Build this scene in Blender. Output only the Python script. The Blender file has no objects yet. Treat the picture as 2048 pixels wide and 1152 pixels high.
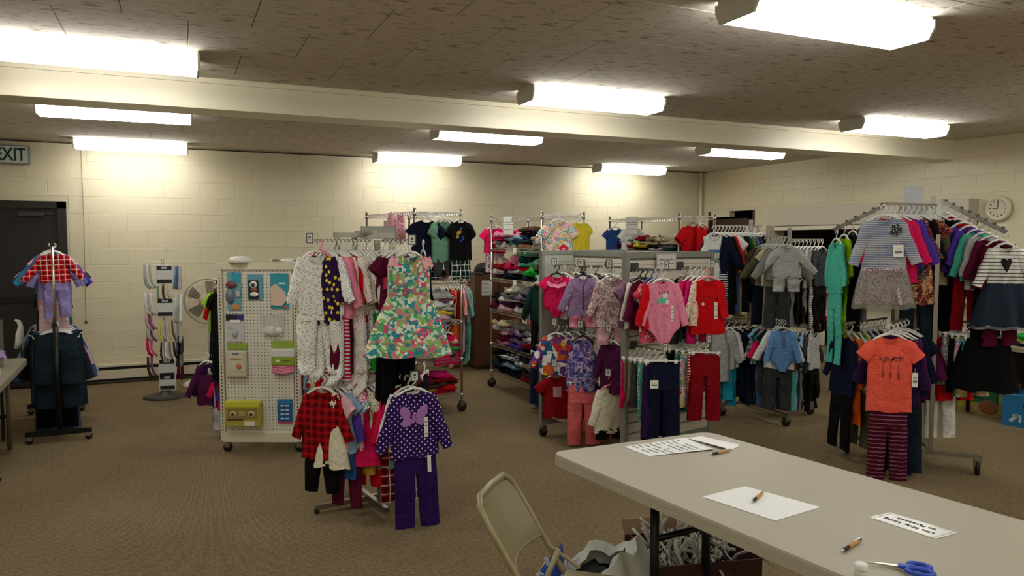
import bpy, bmesh, math, random
from mathutils import Vector, Matrix
R = math.radians
PI = math.pi
rnd = random.Random(7)
col = bpy.context.scene.collection
sc = bpy.context.scene

# ------------------------------------------------------------------ camera, world, exposure
F_PX, HOR, CAM_H = 1480.0, 483.0, 1.69
PITCH = math.atan((576 - HOR) / F_PX)
YAW = math.atan((1024 - 352) / math.hypot(F_PX, 576 - HOR))
cd = bpy.data.cameras.new('camera')
cam = bpy.data.objects.new('camera', cd)
col.objects.link(cam)
cd.sensor_width = 36
cd.lens = F_PX / 2048 * 36
cam.location = (0, 0, CAM_H)
cam.rotation_euler = (PI / 2 - PITCH, 0, -YAW)
sc.camera = cam
FW = Vector((math.sin(YAW) * math.cos(PITCH), math.cos(YAW) * math.cos(PITCH), -math.sin(PITCH)))
RT = Vector((math.cos(YAW), -math.sin(YAW), 0))
UP = RT.cross(FW)

def at(px, py, zc):
    """world point seen at a pixel of the photograph, zc metres in front of the lens"""
    return Vector((0, 0, CAM_H)) + (RT * ((px - 1024) / F_PX) + UP * ((576 - py) / F_PX) + FW) * zc

w = bpy.data.worlds.new('world'); sc.world = w; w.use_nodes = True
w.node_tree.nodes['Background'].inputs[0].default_value = (0.8, 0.85, 1, 1)
w.node_tree.nodes['Background'].inputs[1].default_value = 0.01
sc.view_settings.view_transform = 'Standard'
sc.view_settings.look = 'None'
sc.view_settings.exposure = 0.0
sc.view_settings.gamma = 1
sc.view_settings.use_curve_mapping = False
LIGHT_COLOR = (1.0, 1.0, 0.95)
LIGHT_STRENGTH = 14.0
try:
    sc.cycles.use_denoising = True
    sc.cycles.max_bounces = 7
    sc.cycles.diffuse_bounces = 4
    sc.cycles.sample_clamp_indirect = 6
except Exception:
    pass

# ------------------------------------------------------------------ colours
def lin(c):
    return c / 12.92 if c <= 0.04045 else ((c + 0.055) / 1.055) ** 2.4
def hx(s):
    return tuple(lin(int(s[i:i + 2], 16) / 255) for i in (0, 2, 4)) + (1,)
COL = {
 'white': 'ecebe4', 'cream': 'e6dec4', 'black': '0c0c0e', 'navy': '10162e', 'dark blue': '1a2344', 'blue': '2c4f8c', 'light blue': '8fb1cf',
 'denim blue': '42608a', 'dark denim': '1e2c36', 'red': 'd01018', 'dark red': '8c0c16', 'maroon': '5c1030', 'burgundy': '4a0c1c',
 'pink': 'f090ac', 'pale pink': 'eebcc4', 'hot pink': 'e0185c', 'magenta': 'c8186c', 'coral': 'fa6450', 'orange': 'e8641c', 'peach': 'f0b088',
 'yellow': 'e6d038', 'lime green': '98cc14', 'green': '14a030', 'dark green': '123c30', 'sage green': '6f9c84', 'olive': '56563c', 'teal': '1e8c80',
 'aqua': '50bca4', 'turquoise': '28a0b8', 'purple': '301658', 'dark purple': '2c1440', 'lavender': '9a8cc8', 'lilac': '9c80a8', 'mauve': '8a6480', 'violet': '5238a0',
 'grey': '84847f', 'light grey': 'bcbcb8', 'dark grey': '3c3e40', 'tan': 'b49a78', 'brown': '54382a', 'khaki': '8c8060', 'beige': 'cabc9c',
 'plum': '541846', 'sky blue': '6c9ed4', 'salmon': 'e87070', 'slate blue': '5c6c9c', 'mustard': 'b8902c',
}
_m = {}
def nodes_of(m):
    m.use_nodes = True
    nt = m.node_tree
    return nt, nt.nodes, nt.links, nt.nodes['Principled BSDF']

def mat(name, c, rough=0.6, metal=0.0, bump=0.0, bscale=60, spec=0.5, alpha=None, trans=0, emit=None, var=0.0, vscale=6):
    k = (name, c, rough, metal, bump, bscale, alpha, trans, emit, var)
    if k in _m: return _m[k]
    m = bpy.data.materials.new(name)
    nt, N, L, b = nodes_of(m)
    rgb = hx(COL.get(c, c)) if isinstance(c, str) else tuple(c) + (1,)
    b.inputs['Base Color'].default_value = rgb
    b.inputs['Roughness'].default_value = rough
    b.inputs['Metallic'].default_value = metal
    b.inputs['Specular IOR Level'].default_value = spec
    if trans: b.inputs['Transmission Weight'].default_value = trans
    if alpha is not None: b.inputs['Alpha'].default_value = alpha
    if emit:
        b.inputs['Emission Color'].default_value = tuple(emit[:3]) + (1,)
        b.inputs['Emission Strength'].default_value = emit[3]
    tc = N.new('ShaderNodeTexCoord')
    if var:
        n = N.new('ShaderNodeTexNoise'); n.inputs['Scale'].default_value = vscale; n.inputs['Detail'].default_value = 3
        L.new(tc.outputs['Object'], n.inputs['Vector'])
        mx = N.new('ShaderNodeMix'); mx.data_type = 'RGBA'; mx.blend_type = 'MULTIPLY'
        mx.inputs[6].default_value = rgb
        rp = N.new('ShaderNodeValToRGB'); rp.color_ramp.elements[0].color = (1 - var,) * 3 + (1,); rp.color_ramp.elements[1].color = (1 + var * .5,) * 3 + (1,)
        rp.color_ramp.elements[0].position = .3; rp.color_ramp.elements[1].position = .7
        L.new(n.outputs[0], rp.inputs[0]); L.new(rp.outputs[0], mx.inputs[7]); mx.inputs[0].default_value = 1
        L.new(mx.outputs[2], b.inputs['Base Color'])
    if bump:
        n = N.new('ShaderNodeTexNoise'); n.inputs['Scale'].default_value = bscale; n.inputs['Detail'].default_value = 4
        L.new(tc.outputs['Object'], n.inputs['Vector'])
        bp = N.new('ShaderNodeBump'); bp.inputs['Strength'].default_value = bump; bp.inputs['Distance'].default_value = .01
        L.new(n.outputs[0], bp.inputs['Height']); L.new(bp.outputs[0], b.inputs['Normal'])
    _m[k] = m
    return m

def math_n(N, L, op, a, b=None, c=None):
    n = N.new('ShaderNodeMath'); n.operation = op
    for i, v in enumerate((a, b, c)):
        if v is None: continue
        if hasattr(v, 'links'): L.new(v, n.inputs[i])
        else: n.inputs[i].default_value = v
    return n.outputs[0]

PALETTES = {
 'tropical': ['cfe2cf', '5aa86a', 'd85070', '2a90a0', 'e8e6d0', '8cc070', 'd08080', '3c8c98'],
 'meadow': ['e8c83c', '8c58a0', 'c83038', '2c6488', 'e8e0d8', '6a3c8c', 'd06030'],
 'rose': ['e4d0cc', '9c5c64', 'cfa8a4', 'e4d0cc', '74686c', 'd8bcb8'],
 'leopard': ['8c6070', 'dcc8cc', 'c8a0ac', '5c3c50', 'e4d4d4'],
 'dark floral': ['181822', '50506c', '801c30', '20203c', '8c7464'],
 'autumn': ['6c2c24', 'b05c3c', '2c1c24', '8c3c30', 'd8b080'],
 'candy': ['f4e8ec', 'e85080', 'f4e8ec', '44a8b0', 'f0c040'],
 'fair isle': ['5c4c9c', '8c9cc8', '30345c', 'b8a0c0', '6c58a0'],
 'bandana': ['c82c44', 'f0e4e4', 'b02038', 'd85c70'],
}
def cloth(c, pat='plain', c2=None, s=1.0):
    if c in PALETTES: c, pat = 'grey', c
    k = ('cloth', c, pat, c2, s)
    if k in _m: return _m[k]
    m = bpy.data.materials.new(('cloth ' + c + ' ' + pat).replace(' ', '_'))
    nt, N, L, b = nodes_of(m)
    A = hx(COL.get(c, c)); B = hx(COL.get(c2, c2)) if c2 else hx('e8e4dc')
    b.inputs['Roughness'].default_value = 0.95
    b.inputs['Specular IOR Level'].default_value = 0.15
    tc = N.new('ShaderNodeTexCoord')
    sp = N.new('ShaderNodeSeparateXYZ'); L.new(tc.outputs['Object'], sp.inputs[0])
    X, Y, Z = sp.outputs
    cb = N.new('ShaderNodeCombineXYZ'); L.new(X, cb.inputs[0]); L.new(Z, cb.inputs[1])
    fac = None; colr = None
    def ramp(src, cols, const=True):
        r = N.new('ShaderNodeValToRGB'); e = r.color_ramp
        e.interpolation = 'CONSTANT' if const else 'LINEAR'
        while len(e.elements) < len(cols): e.elements.new(0.5)
        for i, cc in enumerate(cols):
            e.elements[i].position = i / len(cols); e.elements[i].color = hx(cc)
        L.new(src, r.inputs[0]); return r.outputs[0]
    if pat == 'striped':
        f = math_n(N, L, 'FRACT', math_n(N, L, 'MULTIPLY', Z, 45 * s))
        fac = math_n(N, L, 'LESS_THAN', f, 0.4)
    elif pat == 'thin striped':
        f = math_n(N, L, 'FRACT', math_n(N, L, 'MULTIPLY', Z, 34 * s))
        fac = math_n(N, L, 'LESS_THAN', f, 0.22)
    elif pat == 'plaid':
        fz = math_n(N, L, 'LESS_THAN', math_n(N, L, 'FRACT', math_n(N, L, 'MULTIPLY', Z, 18 * s)), .38)
        fx = math_n(N, L, 'LESS_THAN', math_n(N, L, 'FRACT', math_n(N, L, 'MULTIPLY', X, 18 * s)), .38)
        fz2 = math_n(N, L, 'LESS_THAN', math_n(N, L, 'FRACT', math_n(N, L, 'MULTIPLY_ADD', Z, 18 * s, .33)), .12)
        fx2 = math_n(N, L, 'LESS_THAN', math_n(N, L, 'FRACT', math_n(N, L, 'MULTIPLY_ADD', X, 18 * s, .33)), .12)
        d = math_n(N, L, 'MULTIPLY', math_n(N, L, 'ADD', fz, fx), .42)
        mx = N.new('ShaderNodeMix'); mx.data_type = 'RGBA'; L.new(d, mx.inputs[0]); mx.inputs[6].default_value = A
        mx.inputs[7].default_value = tuple(v * .15 for v in A[:3]) + (1,)
        mx2 = N.new('ShaderNodeMix'); mx2.data_type = 'RGBA'; L.new(math_n(N, L, 'MULTIPLY', math_n(N, L, 'ADD', fz2, fx2), .6), mx2.inputs[0])
        L.new(mx.outputs[2], mx2.inputs[6]); mx2.inputs[7].default_value = B
        colr = mx2.outputs[2]
    elif pat in ('dotted', 'spotted'):
        v = N.new('ShaderNodeTexVoronoi'); v.voronoi_dimensions = '2D'
        mp = N.new('ShaderNodeMapping'); mp.inputs['Rotation'].default_value = (0, 0, .785)
        L.new(cb.outputs[0], mp.inputs[0]); L.new(mp.outputs[0], v.inputs['Vector'])
        v.inputs['Scale'].default_value = 42 * s; v.inputs['Randomness'].default_value = .12 if pat == 'dotted' else .9
        fac = math_n(N, L, 'LESS_THAN', v.outputs['Distance'], .16 if pat == 'dotted' else .24)
    elif pat == 'flecked':
        v = N.new('ShaderNodeTexNoise'); v.inputs['Scale'].default_value = 120 * s; L.new(tc.outputs['Object'], v.inputs['Vector'])
        fac = math_n(N, L, 'GREATER_THAN', v.outputs[0], .58)
    elif pat in PALETTES:
        n = N.new('ShaderNodeTexNoise'); n.inputs['Scale'].default_value = 30 * s; n.inputs['Detail'].default_value = 3
        L.new(cb.outputs[0], n.inputs['Vector'])
        mp = N.new('ShaderNodeMix'); mp.data_type = 'RGBA'; mp.blend_type = 'LINEAR_LIGHT'; mp.inputs[0].default_value = .012 / s
        L.new(cb.outputs[0], mp.inputs[6]); L.new(n.outputs[1], mp.inputs[7])
        v = N.new('ShaderNodeTexVoronoi'); v.voronoi_dimensions = '2D'; v.inputs['Scale'].default_value = 26 * s
        L.new(mp.outputs[2], v.inputs['Vector'])
        s2 = N.new('ShaderNodeSeparateColor'); L.new(v.outputs['Color'], s2.inputs[0])
        v2 = N.new('ShaderNodeTexVoronoi'); v2.voronoi_dimensions = '2D'; v2.inputs['Scale'].default_value = 70 * s
        L.new(mp.outputs[2], v2.inputs['Vector'])
        if pat in ('tropical', 'meadow', 'fair isle'):
            s3 = N.new('ShaderNodeSeparateColor'); L.new(v2.outputs['Color'], s3.inputs[0])
            q = math_n(N, L, 'FRACT', math_n(N, L, 'ADD', s2.outputs[0], math_n(N, L, 'MULTIPLY', s3.outputs[0], .3)))
        else: q = math_n(N, L, 'FRACT', math_n(N, L, 'ADD', s2.outputs[0], math_n(N, L, 'MULTIPLY', v2.outputs['Distance'], .55)))
        colr = ramp(q, PALETTES[pat])
    # soft colour variation of the dye
    n = N.new('ShaderNodeTexNoise'); n.inputs['Scale'].default_value = 9; n.inputs['Detail'].default_value = 2
    L.new(tc.outputs['Object'], n.inputs['Vector'])
    if colr is None:
        mx = N.new('ShaderNodeMix'); mx.data_type = 'RGBA'; mx.inputs[6].default_value = A; mx.inputs[7].default_value = B
        if fac is not None: L.new(fac, mx.inputs[0])
        else:
            mx.inputs[7].default_value = tuple(v * .78 for v in A[:3]) + (1,)
            L.new(n.outputs[0], mx.inputs[0])
        colr = mx.outputs[2]
    L.new(colr, b.inputs['Base Color'])
    n2 = N.new('ShaderNodeTexNoise'); n2.inputs['Scale'].default_value = 22; n2.inputs['Detail'].default_value = 3; n2.inputs['Distortion'].default_value = .6
    L.new(tc.outputs['Object'], n2.inputs['Vector'])
    bp = N.new('ShaderNodeBump'); bp.inputs['Strength'].default_value = .6; bp.inputs['Distance'].default_value = .03
    L.new(n2.outputs[0], bp.inputs['Height']); L.new(bp.outputs[0], b.inputs['Normal'])
    _m[k] = m
    return m

CHROME = mat('chrome', (.62, .6, .56), .28, 1.0)
DCHROME = mat('worn_chrome', (.36, .34, .3), .38, 1.0)
WHITEP = mat('white_plastic', 'e6e4dc', .45)
CLEARP = mat('clear_plastic', 'd8dcd8', .2, alpha=.55)
BLACKP = mat('black_plastic', '101010', .45)
BLACKM = mat('black_metal', '0c0c0c', .4, .3)
RUBBER = mat('black_rubber', '0a0a0a', .7)
PAPER = mat('white_paper', 'f0f0ee', .8)
INK = mat('dark_ink', '303034', .8)
GREYINK = mat('grey_ink', '7c7c80', .8)

# ------------------------------------------------------------------ mesh helper
class MB:
    def __init__(s): s.v = []; s.f = []
    def add(s, vs, fs):
        o = len(s.v); s.v += [tuple(v) for v in vs]; s.f += [tuple(i + o for i in f) for f in fs]; return s
    def box(s, c, d, rz=0, M=None):
        x, y, z = (q / 2 for q in d)
        vs = [Vector((a * x, b * y, e * z)) for a in (-1, 1) for b in (-1, 1) for e in (-1, 1)]
        if rz: vs = [Matrix.Rotation(rz, 3, 'Z') @ v for v in vs]
        if M is not None: vs = [M @ v for v in vs]
        vs = [v + Vector(c) for v in vs]
        return s.add(vs, [(0, 1, 3, 2), (4, 6, 7, 5), (0, 4, 5, 1), (2, 3, 7, 6), (0, 2, 6, 4), (1, 5, 7, 3)])
    def b2(s, lo, hi): return s.box([(a + b) / 2 for a, b in zip(lo, hi)], [abs(b - a) for a, b in zip(lo, hi)])
    def tube(s, pts, r, n=6, cap=True, sq=1.0):
        pts = [Vector(p) for p in pts]; rs = r if isinstance(r, (list, tuple)) else [r] * len(pts)
        rings = []; ref = None
        for i, p in enumerate(pts):
            d = (pts[min(i + 1, len(pts) - 1)] - pts[max(i - 1, 0)]).normalized()
            if ref is None: ref = Vector((0, 0, 1)) if abs(d.z) < .9 else Vector((1, 0, 0))
            a = d.cross(ref)
            if a.length < 1e-4: a = d.cross(Vector((0, 1, 0)))
            a.normalize(); b = a.cross(d).normalized(); ref = b
            rings.append([p + (a * math.cos(t) + b * math.sin(t) * sq) * rs[i] for t in (2 * PI * (k + .5) / n for k in range(n))])
        o = [v for rg in rings for v in rg]; fs = []
        for i in range(len(pts) - 1):
            for k in range(n):
                fs.append((i * n + k, i * n + (k + 1) % n, (i + 1) * n + (k + 1) % n, (i + 1) * n + k))
        if cap: fs += [tuple(range(n))[::-1], tuple((len(pts) - 1) * n + k for k in range(n))]
        return s.add(o, fs)
    def lathe(s, prof, c=(0, 0, 0), n=20, M=None):
        vs = []; fs = []
        for r, z in prof:
            for k in range(n):
                t = 2 * PI * k / n; v = Vector((r * math.cos(t), r * math.sin(t), z))
                if M is not None: v = M @ v
                vs.append(v + Vector(c))
        for i in range(len(prof) - 1):
            for k in range(n): fs.append((i * n + k, i * n + (k + 1) % n, (i + 1) * n + (k + 1) % n, (i + 1) * n + k))
        fs += [tuple(range(n))[::-1], tuple((len(prof) - 1) * n + k for k in range(n))]
        return s.add(vs, fs)
    def prism(s, poly, z0, z1, top_inset=0):
        n = len(poly); cx = sum(p[0] for p in poly) / n; cy = sum(p[1] for p in poly) / n
        vs = [(x, y, z0) for x, y in poly] + [(x, y, z1) for x, y in poly]
        return s.add(vs, [tuple(range(n))[::-1], tuple(range(n, 2 * n))] + [(i, (i + 1) % n, n + (i + 1) % n, n + i) for i in range(n)])
    def loft(s, nv, nu, P, close_end=False):
        """closed rings: P(v,u,side) side -1 front, +1 back"""
        m = 2 * nu; vs = []; fs = []
        for j in range(nv + 1):
            v = j / nv
            for i in range(m):
                if i <= nu: u, sd = -1 + 2 * i / nu, -1
                else: u, sd = 1 - 2 * (i - nu) / nu, 1
                vs.append(P(v, u, sd))
        for j in range(nv):
            for i in range(m):
                a, b = j * m + i, j * m + (i + 1) % m
                fs.append((a, a + m, b + m, b))
        if close_end: fs.append(tuple(nv * m + i for i in range(m))[::-1])
        return s.add(vs, fs)
    def grid(s, nx, ny, P):
        vs = [P(i / nx, j / ny) for j in range(ny + 1) for i in range(nx + 1)]
        fs = [(j * (nx + 1) + i, j * (nx + 1) + i + 1, (j + 1) * (nx + 1) + i + 1, (j + 1) * (nx + 1) + i) for j in range(ny) for i in range(nx)]
        return s.add(vs, fs)
    def mesh(s, name, m, smooth=False):
        me = bpy.data.meshes.new(name); me.from_pydata([tuple(v) for v in s.v], [], s.f)
        if m: me.materials.append(m)
        if smooth: me.polygons.foreach_set('use_smooth', [True] * len(me.polygons))
        me.update(); return me
    def build(s, name, m, parent=None, smooth=False, loc=None, rot=None, bevel=0):
        me = s.mesh(name, m, smooth)
        o = bpy.data.objects.new(name, me); col.objects.link(o)
        if parent: o.parent = parent
        if loc is not None: o.location = loc
        if rot is not None: o.rotation_euler = rot
        if bevel:
            bm = bmesh.new(); bm.from_mesh(me)
            bmesh.ops.bevel(bm, geom=[e for e in bm.edges if len(e.link_faces) == 2 and e.calc_face_angle(0) > .6], offset=bevel, segments=2, affect='EDGES', profile=.6)
            bmesh.ops.recalc_face_normals(bm, faces=bm.faces)
            bm.to_mesh(me); bm.free()
        return o

def tag(o, label=None, cat=None, group=None, kind=None):
    if label: o['label'] = label
    if cat: o['category'] = cat
    if group: o['group'] = group
    if kind: o['kind'] = kind
    return o
def thing(name, label, cat, loc=(0, 0, 0), rz=0, group=None, rot=None):
    o = bpy.data.objects.new(name, None); col.objects.link(o); o.empty_display_size = .05
    o.location = loc; o.rotation_euler = rot if rot else (0, 0, rz)
    return tag(o, label, cat, group)
def struct(o): o['kind'] = 'structure'; return o
def linkmesh(name, me, parent, loc=(0, 0, 0), rot=(0, 0, 0), scale=None):
    o = bpy.data.objects.new(name, me); col.objects.link(o); o.parent = parent; o.location = loc; o.rotation_euler = rot
    if scale: o.scale = scale
    return o
def text(body, size, m, parent, loc, rot, name='lettering', align='CENTER', depth=.0005, bold=0.0, sx=1.0):
    cu = bpy.data.curves.new(name, 'FONT'); cu.body = body; cu.size = size; cu.align_x = align; cu.align_y = 'CENTER'
    cu.extrude = depth; cu.offset = bold; cu.resolution_u = 2
    t = bpy.data.objects.new('tmp', cu)
    col.objects.link(t)
    me = bpy.data.meshes.new_from_object(t.evaluated_get(bpy.context.evaluated_depsgraph_get()))
    col.objects.unlink(t); bpy.data.objects.remove(t)
    me.materials.clear(); me.materials.append(m)
    o = bpy.data.objects.new(name, me); col.objects.link(o)
    if parent: o.parent = parent
    o.location = loc; o.rotation_euler = rot; o.scale = (sx, 1, 1)
    return o
FRONT = (PI / 2, 0, 0)      # text facing -Y

# ------------------------------------------------------------------ the room
XL, XR, YB, YF, ZC = -2.35, 8.0, 10.0, -2.5, 2.82

def carpet_mat():
    m = bpy.data.materials.new('brown_loop_carpet'); nt, N, L, b = nodes_of(m)
    tc = N.new('ShaderNodeTexCoord')
    mp = N.new('ShaderNodeMapping'); mp.inputs['Rotation'].default_value = (0, 0, .04); L.new(tc.outputs['Object'], mp.inputs[0])
    sp = N.new('ShaderNodeSeparateXYZ'); L.new(mp.outputs[0], sp.inputs[0])
    rx = math_n(N, L, 'SINE', math_n(N, L, 'MULTIPLY', sp.outputs[0], 2 * PI / .0085))
    ry = math_n(N, L, 'SINE', math_n(N, L, 'MULTIPLY', sp.outputs[1], 2 * PI / .012))
    rib = math_n(N, L, 'ADD', rx, math_n(N, L, 'MULTIPLY', ry, .5))
    n1 = N.new('ShaderNodeTexNoise'); n1.inputs['Scale'].default_value = 220; n1.inputs['Detail'].default_value = 2; L.new(tc.outputs['Object'], n1.inputs['Vector'])
    n2 = N.new('ShaderNodeTexNoise'); n2.inputs['Scale'].default_value = 1.3; n2.inputs['Detail'].default_value = 3; L.new(tc.outputs['Object'], n2.inputs['Vector'])
    n3 = N.new('ShaderNodeTexNoise'); n3.inputs['Scale'].default_value = 45; n3.inputs['Detail'].default_value = 3; L.new(tc.outputs['Object'], n3.inputs['Vector'])
    f = math_n(N, L, 'ADD', math_n(N, L, 'MULTIPLY_ADD', rib, .10, .0), math_n(N, L, 'MULTIPLY_ADD', n1.outputs[0], .55, .25))
    f = math_n(N, L, 'ADD', f, math_n(N, L, 'MULTIPLY_ADD', n3.outputs[0], .5, -.25))
    r = N.new('ShaderNodeValToRGB'); r.color_ramp.elements[0].color = hx('4a3c2a'); r.color_ramp.elements[1].color = hx('9a8868')
    r.color_ramp.elements[0].position = .22; r.color_ramp.elements[1].position = .85
    L.new(f, r.inputs[0])
    mx = N.new('ShaderNodeMix'); mx.data_type = 'RGBA'; mx.blend_type = 'MULTIPLY'; L.new(r.outputs[0], mx.inputs[6])
    r2 = N.new('ShaderNodeValToRGB'); r2.color_ramp.elements[0].color = (.86, .86, .86, 1); r2.color_ramp.elements[0].position = .35; r2.color_ramp.elements[1].position = .65
    L.new(n2.outputs[0], r2.inputs[0]); L.new(r2.outputs[0], mx.inputs[7]); mx.inputs[0].default_value = 1
    L.new(mx.outputs[2], b.inputs['Base Color']); b.inputs['Roughness'].default_value = 1; b.inputs['Specular IOR Level'].default_value = .1
    bp = N.new('ShaderNodeBump'); bp.inputs['Strength'].default_value = .5; bp.inputs['Distance'].default_value = .004
    L.new(f, bp.inputs['Height']); L.new(bp.outputs[0], b.inputs['Normal'])
    return m
def ceiling_mat():
    m = bpy.data.materials.new('fissured_ceiling_tile'); nt, N, L, b = nodes_of(m)
    tc = N.new('ShaderNodeTexCoord')
    mp = N.new('ShaderNodeMapping'); mp.inputs['Scale'].default_value = (9, 34, 1); L.new(tc.outputs['Object'], mp.inputs[0])
    n = N.new('ShaderNodeTexNoise'); n.inputs['Scale'].default_value = 1; n.inputs['Detail'].default_value = 4; n.inputs['Roughness'].default_value = .65; n.inputs['Distortion'].default_value = .8
    L.new(mp.outputs[0], n.inputs['Vector'])
    r = N.new('ShaderNodeValToRGB'); e = r.color_ramp
    e.elements[0].position = .34; e.elements[0].color = hx('8e806c'); e.elements[1].position = .46; e.elements[1].color = hx('cec4b8')
    L.new(n.outputs[0], r.inputs[0]); L.new(r.outputs[0], b.inputs['Base Color'])
    b.inputs['Roughness'].default_value = .95
    bp = N.new('ShaderNodeBump'); bp.inputs['Strength'].default_value = .4; bp.inputs['Distance'].default_value = .006
    L.new(n.outputs[0], bp.inputs['Height']); L.new(bp.outputs[0], b.inputs['Normal'])
    return m
WALLC = 'd9cfb2'
WALL = mat('cream_painted_block', WALLC, .42, bump=.12, bscale=90, var=.03, vscale=2)
WALLB = mat('cream_painted_mortar', 'd3c9ac', .45)
BEAM = mat('cream_painted_beam', 'e2dac2', .4, bump=.05, bscale=20)
CEIL = ceiling_mat()

struct(MB().b2((XL - .1, YF - .1, -.1), (XR + 1.6, YB + .1, 0)).build('floor', carpet_mat()))
ceil = struct(MB().b2((XL - .1, YF - .1, ZC + .012), (XR + .1, YB + .1, ZC + .1)).build('ceiling', mat('ceiling_joint', 'a89c8a', .9)))
# staggered square tiles: the ones the photograph resolves are single tiles, the rest one part
TS = .61
tile = MB(); g = .0012
tile.v = [(-TS/2+g, -TS/2+g, .004), (TS/2-g, -TS/2+g, .004), (TS/2-g, TS/2-g, .004), (-TS/2+g, TS/2-g, .004),
          (-TS/2+g+.004, -TS/2+g+.004, 0), (TS/2-g-.004, -TS/2+g+.004, 0), (TS/2-g-.004, TS/2-g-.004, 0), (-TS/2+g+.004, TS/2-g-.004, 0)]
tile.f = [(4, 7, 6, 5), (0, 4, 5, 1), (1, 5, 6, 2), (2, 6, 7, 3), (3, 7, 4, 0)]
def plane_rest(cells, name, m, parent, proto):
    if not cells: return
    mb = MB()
    for c in cells: mb.add([(v[0] + c[0], v[1] + c[1], v[2] + c[2]) for v in proto.v], proto.f)
    tag(mb.build(name, m, parent), kind='stuff')
cells = []
j = 0; y = YF + TS / 2
while y < YB:
    x = XL + (TS / 2 if j % 2 else 0)
    while x < XR + TS / 2:
        cells.append((min(max(x, XL + TS / 2 - .3), XR), y, ZC)); x += TS
    y += TS; j += 1
def vis(c):
    v = Vector(c) - Vector((0, 0, CAM_H)); z = v.dot(FW)
    if z < .5: return 1e6
    px = 1024 + F_PX * v.dot(RT) / z; py = 576 - F_PX * v.dot(UP) / z
    return z if -150 < px < 2200 and -150 < py < 1250 else 1e5 + z
cells.sort(key=vis)
tm = tile.mesh('ceiling_tile', CEIL)
for c in [c for c in cells[:290] if vis(c) < 1e4]: linkmesh('ceiling_tile', tm, ceil, c)
plane_rest([c for i, c in enumerate(cells) if i >= 290 or vis(c) >= 1e4], 'ceiling_tile_field', CEIL, ceil, tile)

# block walls: painted block courses standing proud of a backing slab
BW, BH = .406, .2015
def block_proto(w=BW):
    b = MB(); g, d, c = .0012, .0028, .003; x, z = w / 2 - g, BH / 2 - g
    b.v = [(-x, 0, -z), (x, 0, -z), (x, 0, z), (-x, 0, z), (-x + c, -d, -z + c), (x - c, -d, -z + c), (x - c, -d, z - c), (-x + c, -d, z - c)]
    b.f = [(4, 5, 6, 7), (0, 1, 5, 4), (1, 2, 6, 5), (2, 3, 7, 6), (3, 0, 4, 7)]
    return b
bp_ = block_proto(); bmesh_ = bp_.mesh('block', WALL)
bh_ = block_proto(BW / 2); bhm = bh_.mesh('half_block', WALL)
def block_wall(parent, length, holes, limit, facing, low_first=False):
    """blocks in the parent's XZ plane, front -Y; holes = (x0,x1,z0,z1)"""
    full = []; half = []
    for k in range(14):
        z = (k + .5) * BH; x = (BW / 2 if k % 2 else 0) + BW / 2
        row = []
        if k % 2: half.append((BW / 4, 0, z))
        while x <= length - BW / 2 + .01: row.append((x, 0, z)); x += BW
        if x - BW / 2 < length - .1: half.append((x - BW / 4, 0, z))
        full += row
    def ok(c, w):
        return not any(c[0] + w / 2 > h[0] + .02 and c[0] - w / 2 < h[1] - .02 and c[2] + BH / 2 > h[2] + .02 and c[2] - BH / 2 < h[3] - .02 for h in holes)
    cut = [c for c in full if not ok(c, BW)]
    full = [c for c in full if ok(c, BW)]; half = [c for c in half if ok(c, BW / 2)]
    for c in cut:     # halves left beside an opening
        for sx in (-1, 1):
            h = (c[0] + sx * BW / 4, 0, c[2])
            if ok(h, BW / 2): half.append(h)
    full.sort(key=lambda c: vis(parent.matrix_basis @ Vector(c)))
    n = min(limit, len(full))
    for c in full[:n]:
        if vis(parent.matrix_basis @ Vector(c)) < 1e4: linkmesh('block', bmesh_, parent, c)
        else: n -= 0
    rest = [c for i, c in enumerate(full) if i >= n or vis(parent.matrix_basis @ Vector(c)) >= 1e4]
    plane_rest(rest, 'block_field', WALL, parent, bp_)
    for c in half:
        linkmesh('block', bhm, parent, c)

def wall_piece(mb, x0, x1, z0, z1, t=.12): mb.b2((x0, 0, z0), (x1, t, z1))
# back wall (faces -Y)
wb = MB(); LB = XR - XL; dx0, dx1, dz = .02, -1.15 - XL, 2.15
wall_piece(wb, 0, dx0, 0, ZC); wall_piece(wb, dx0, dx1, dz, ZC); wall_piece(wb, dx1, LB, 0, ZC)
wall_back = struct(wb.build('wall_back', WALLB, loc=(XL, YB, 0)))
block_wall(wall_back, LB, [(-1, dx1 + .01, -1, dz)], 255, 'y')
# right wall (faces -X): local x runs towards the camera
wr = MB(); LR = YB - YF
h1 = (YB - 9.8, YB - 8.74, 0, 2.17); h2 = (YB - 8.25, YB - 5.3, 1.06, 2.16)
for a, b_, c, d in [(0, h1[0], 0, ZC), (h1[0], h1[1], 2.17, ZC), (h1[1], h2[0], 0, ZC), (h2[0], h2[1], 0, h2[2]), (h2[0], h2[1], h2[3], ZC), (h2[1], LR, 0, ZC)]:
    wall_piece(wr, a, b_, c, d)
wall_right = struct(wr.build('wall_right', WALLB, loc=(XR, YB, 0), rot=(0, 0, -PI / 2)))
bpy.context.view_layer.update()
block_wall(wall_right, LR, [h1, h2], 240, 'x')
struct(MB().b2((XL - .1, YF, 0), (XL, YB, ZC)).build('wall_left', WALL))
struct(MB().b2((XL, YF - .1, 0), (XR, YF, ZC)).build('wall_front', WALL))
# dark rooms behind the openings
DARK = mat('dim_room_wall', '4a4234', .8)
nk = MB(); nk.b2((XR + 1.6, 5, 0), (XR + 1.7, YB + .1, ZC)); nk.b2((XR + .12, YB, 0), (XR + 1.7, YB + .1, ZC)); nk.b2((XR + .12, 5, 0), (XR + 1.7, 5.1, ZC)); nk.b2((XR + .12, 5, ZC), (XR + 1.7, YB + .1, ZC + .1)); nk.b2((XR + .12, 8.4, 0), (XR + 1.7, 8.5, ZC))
struct(nk.build('trim_1', DARK))
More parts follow.
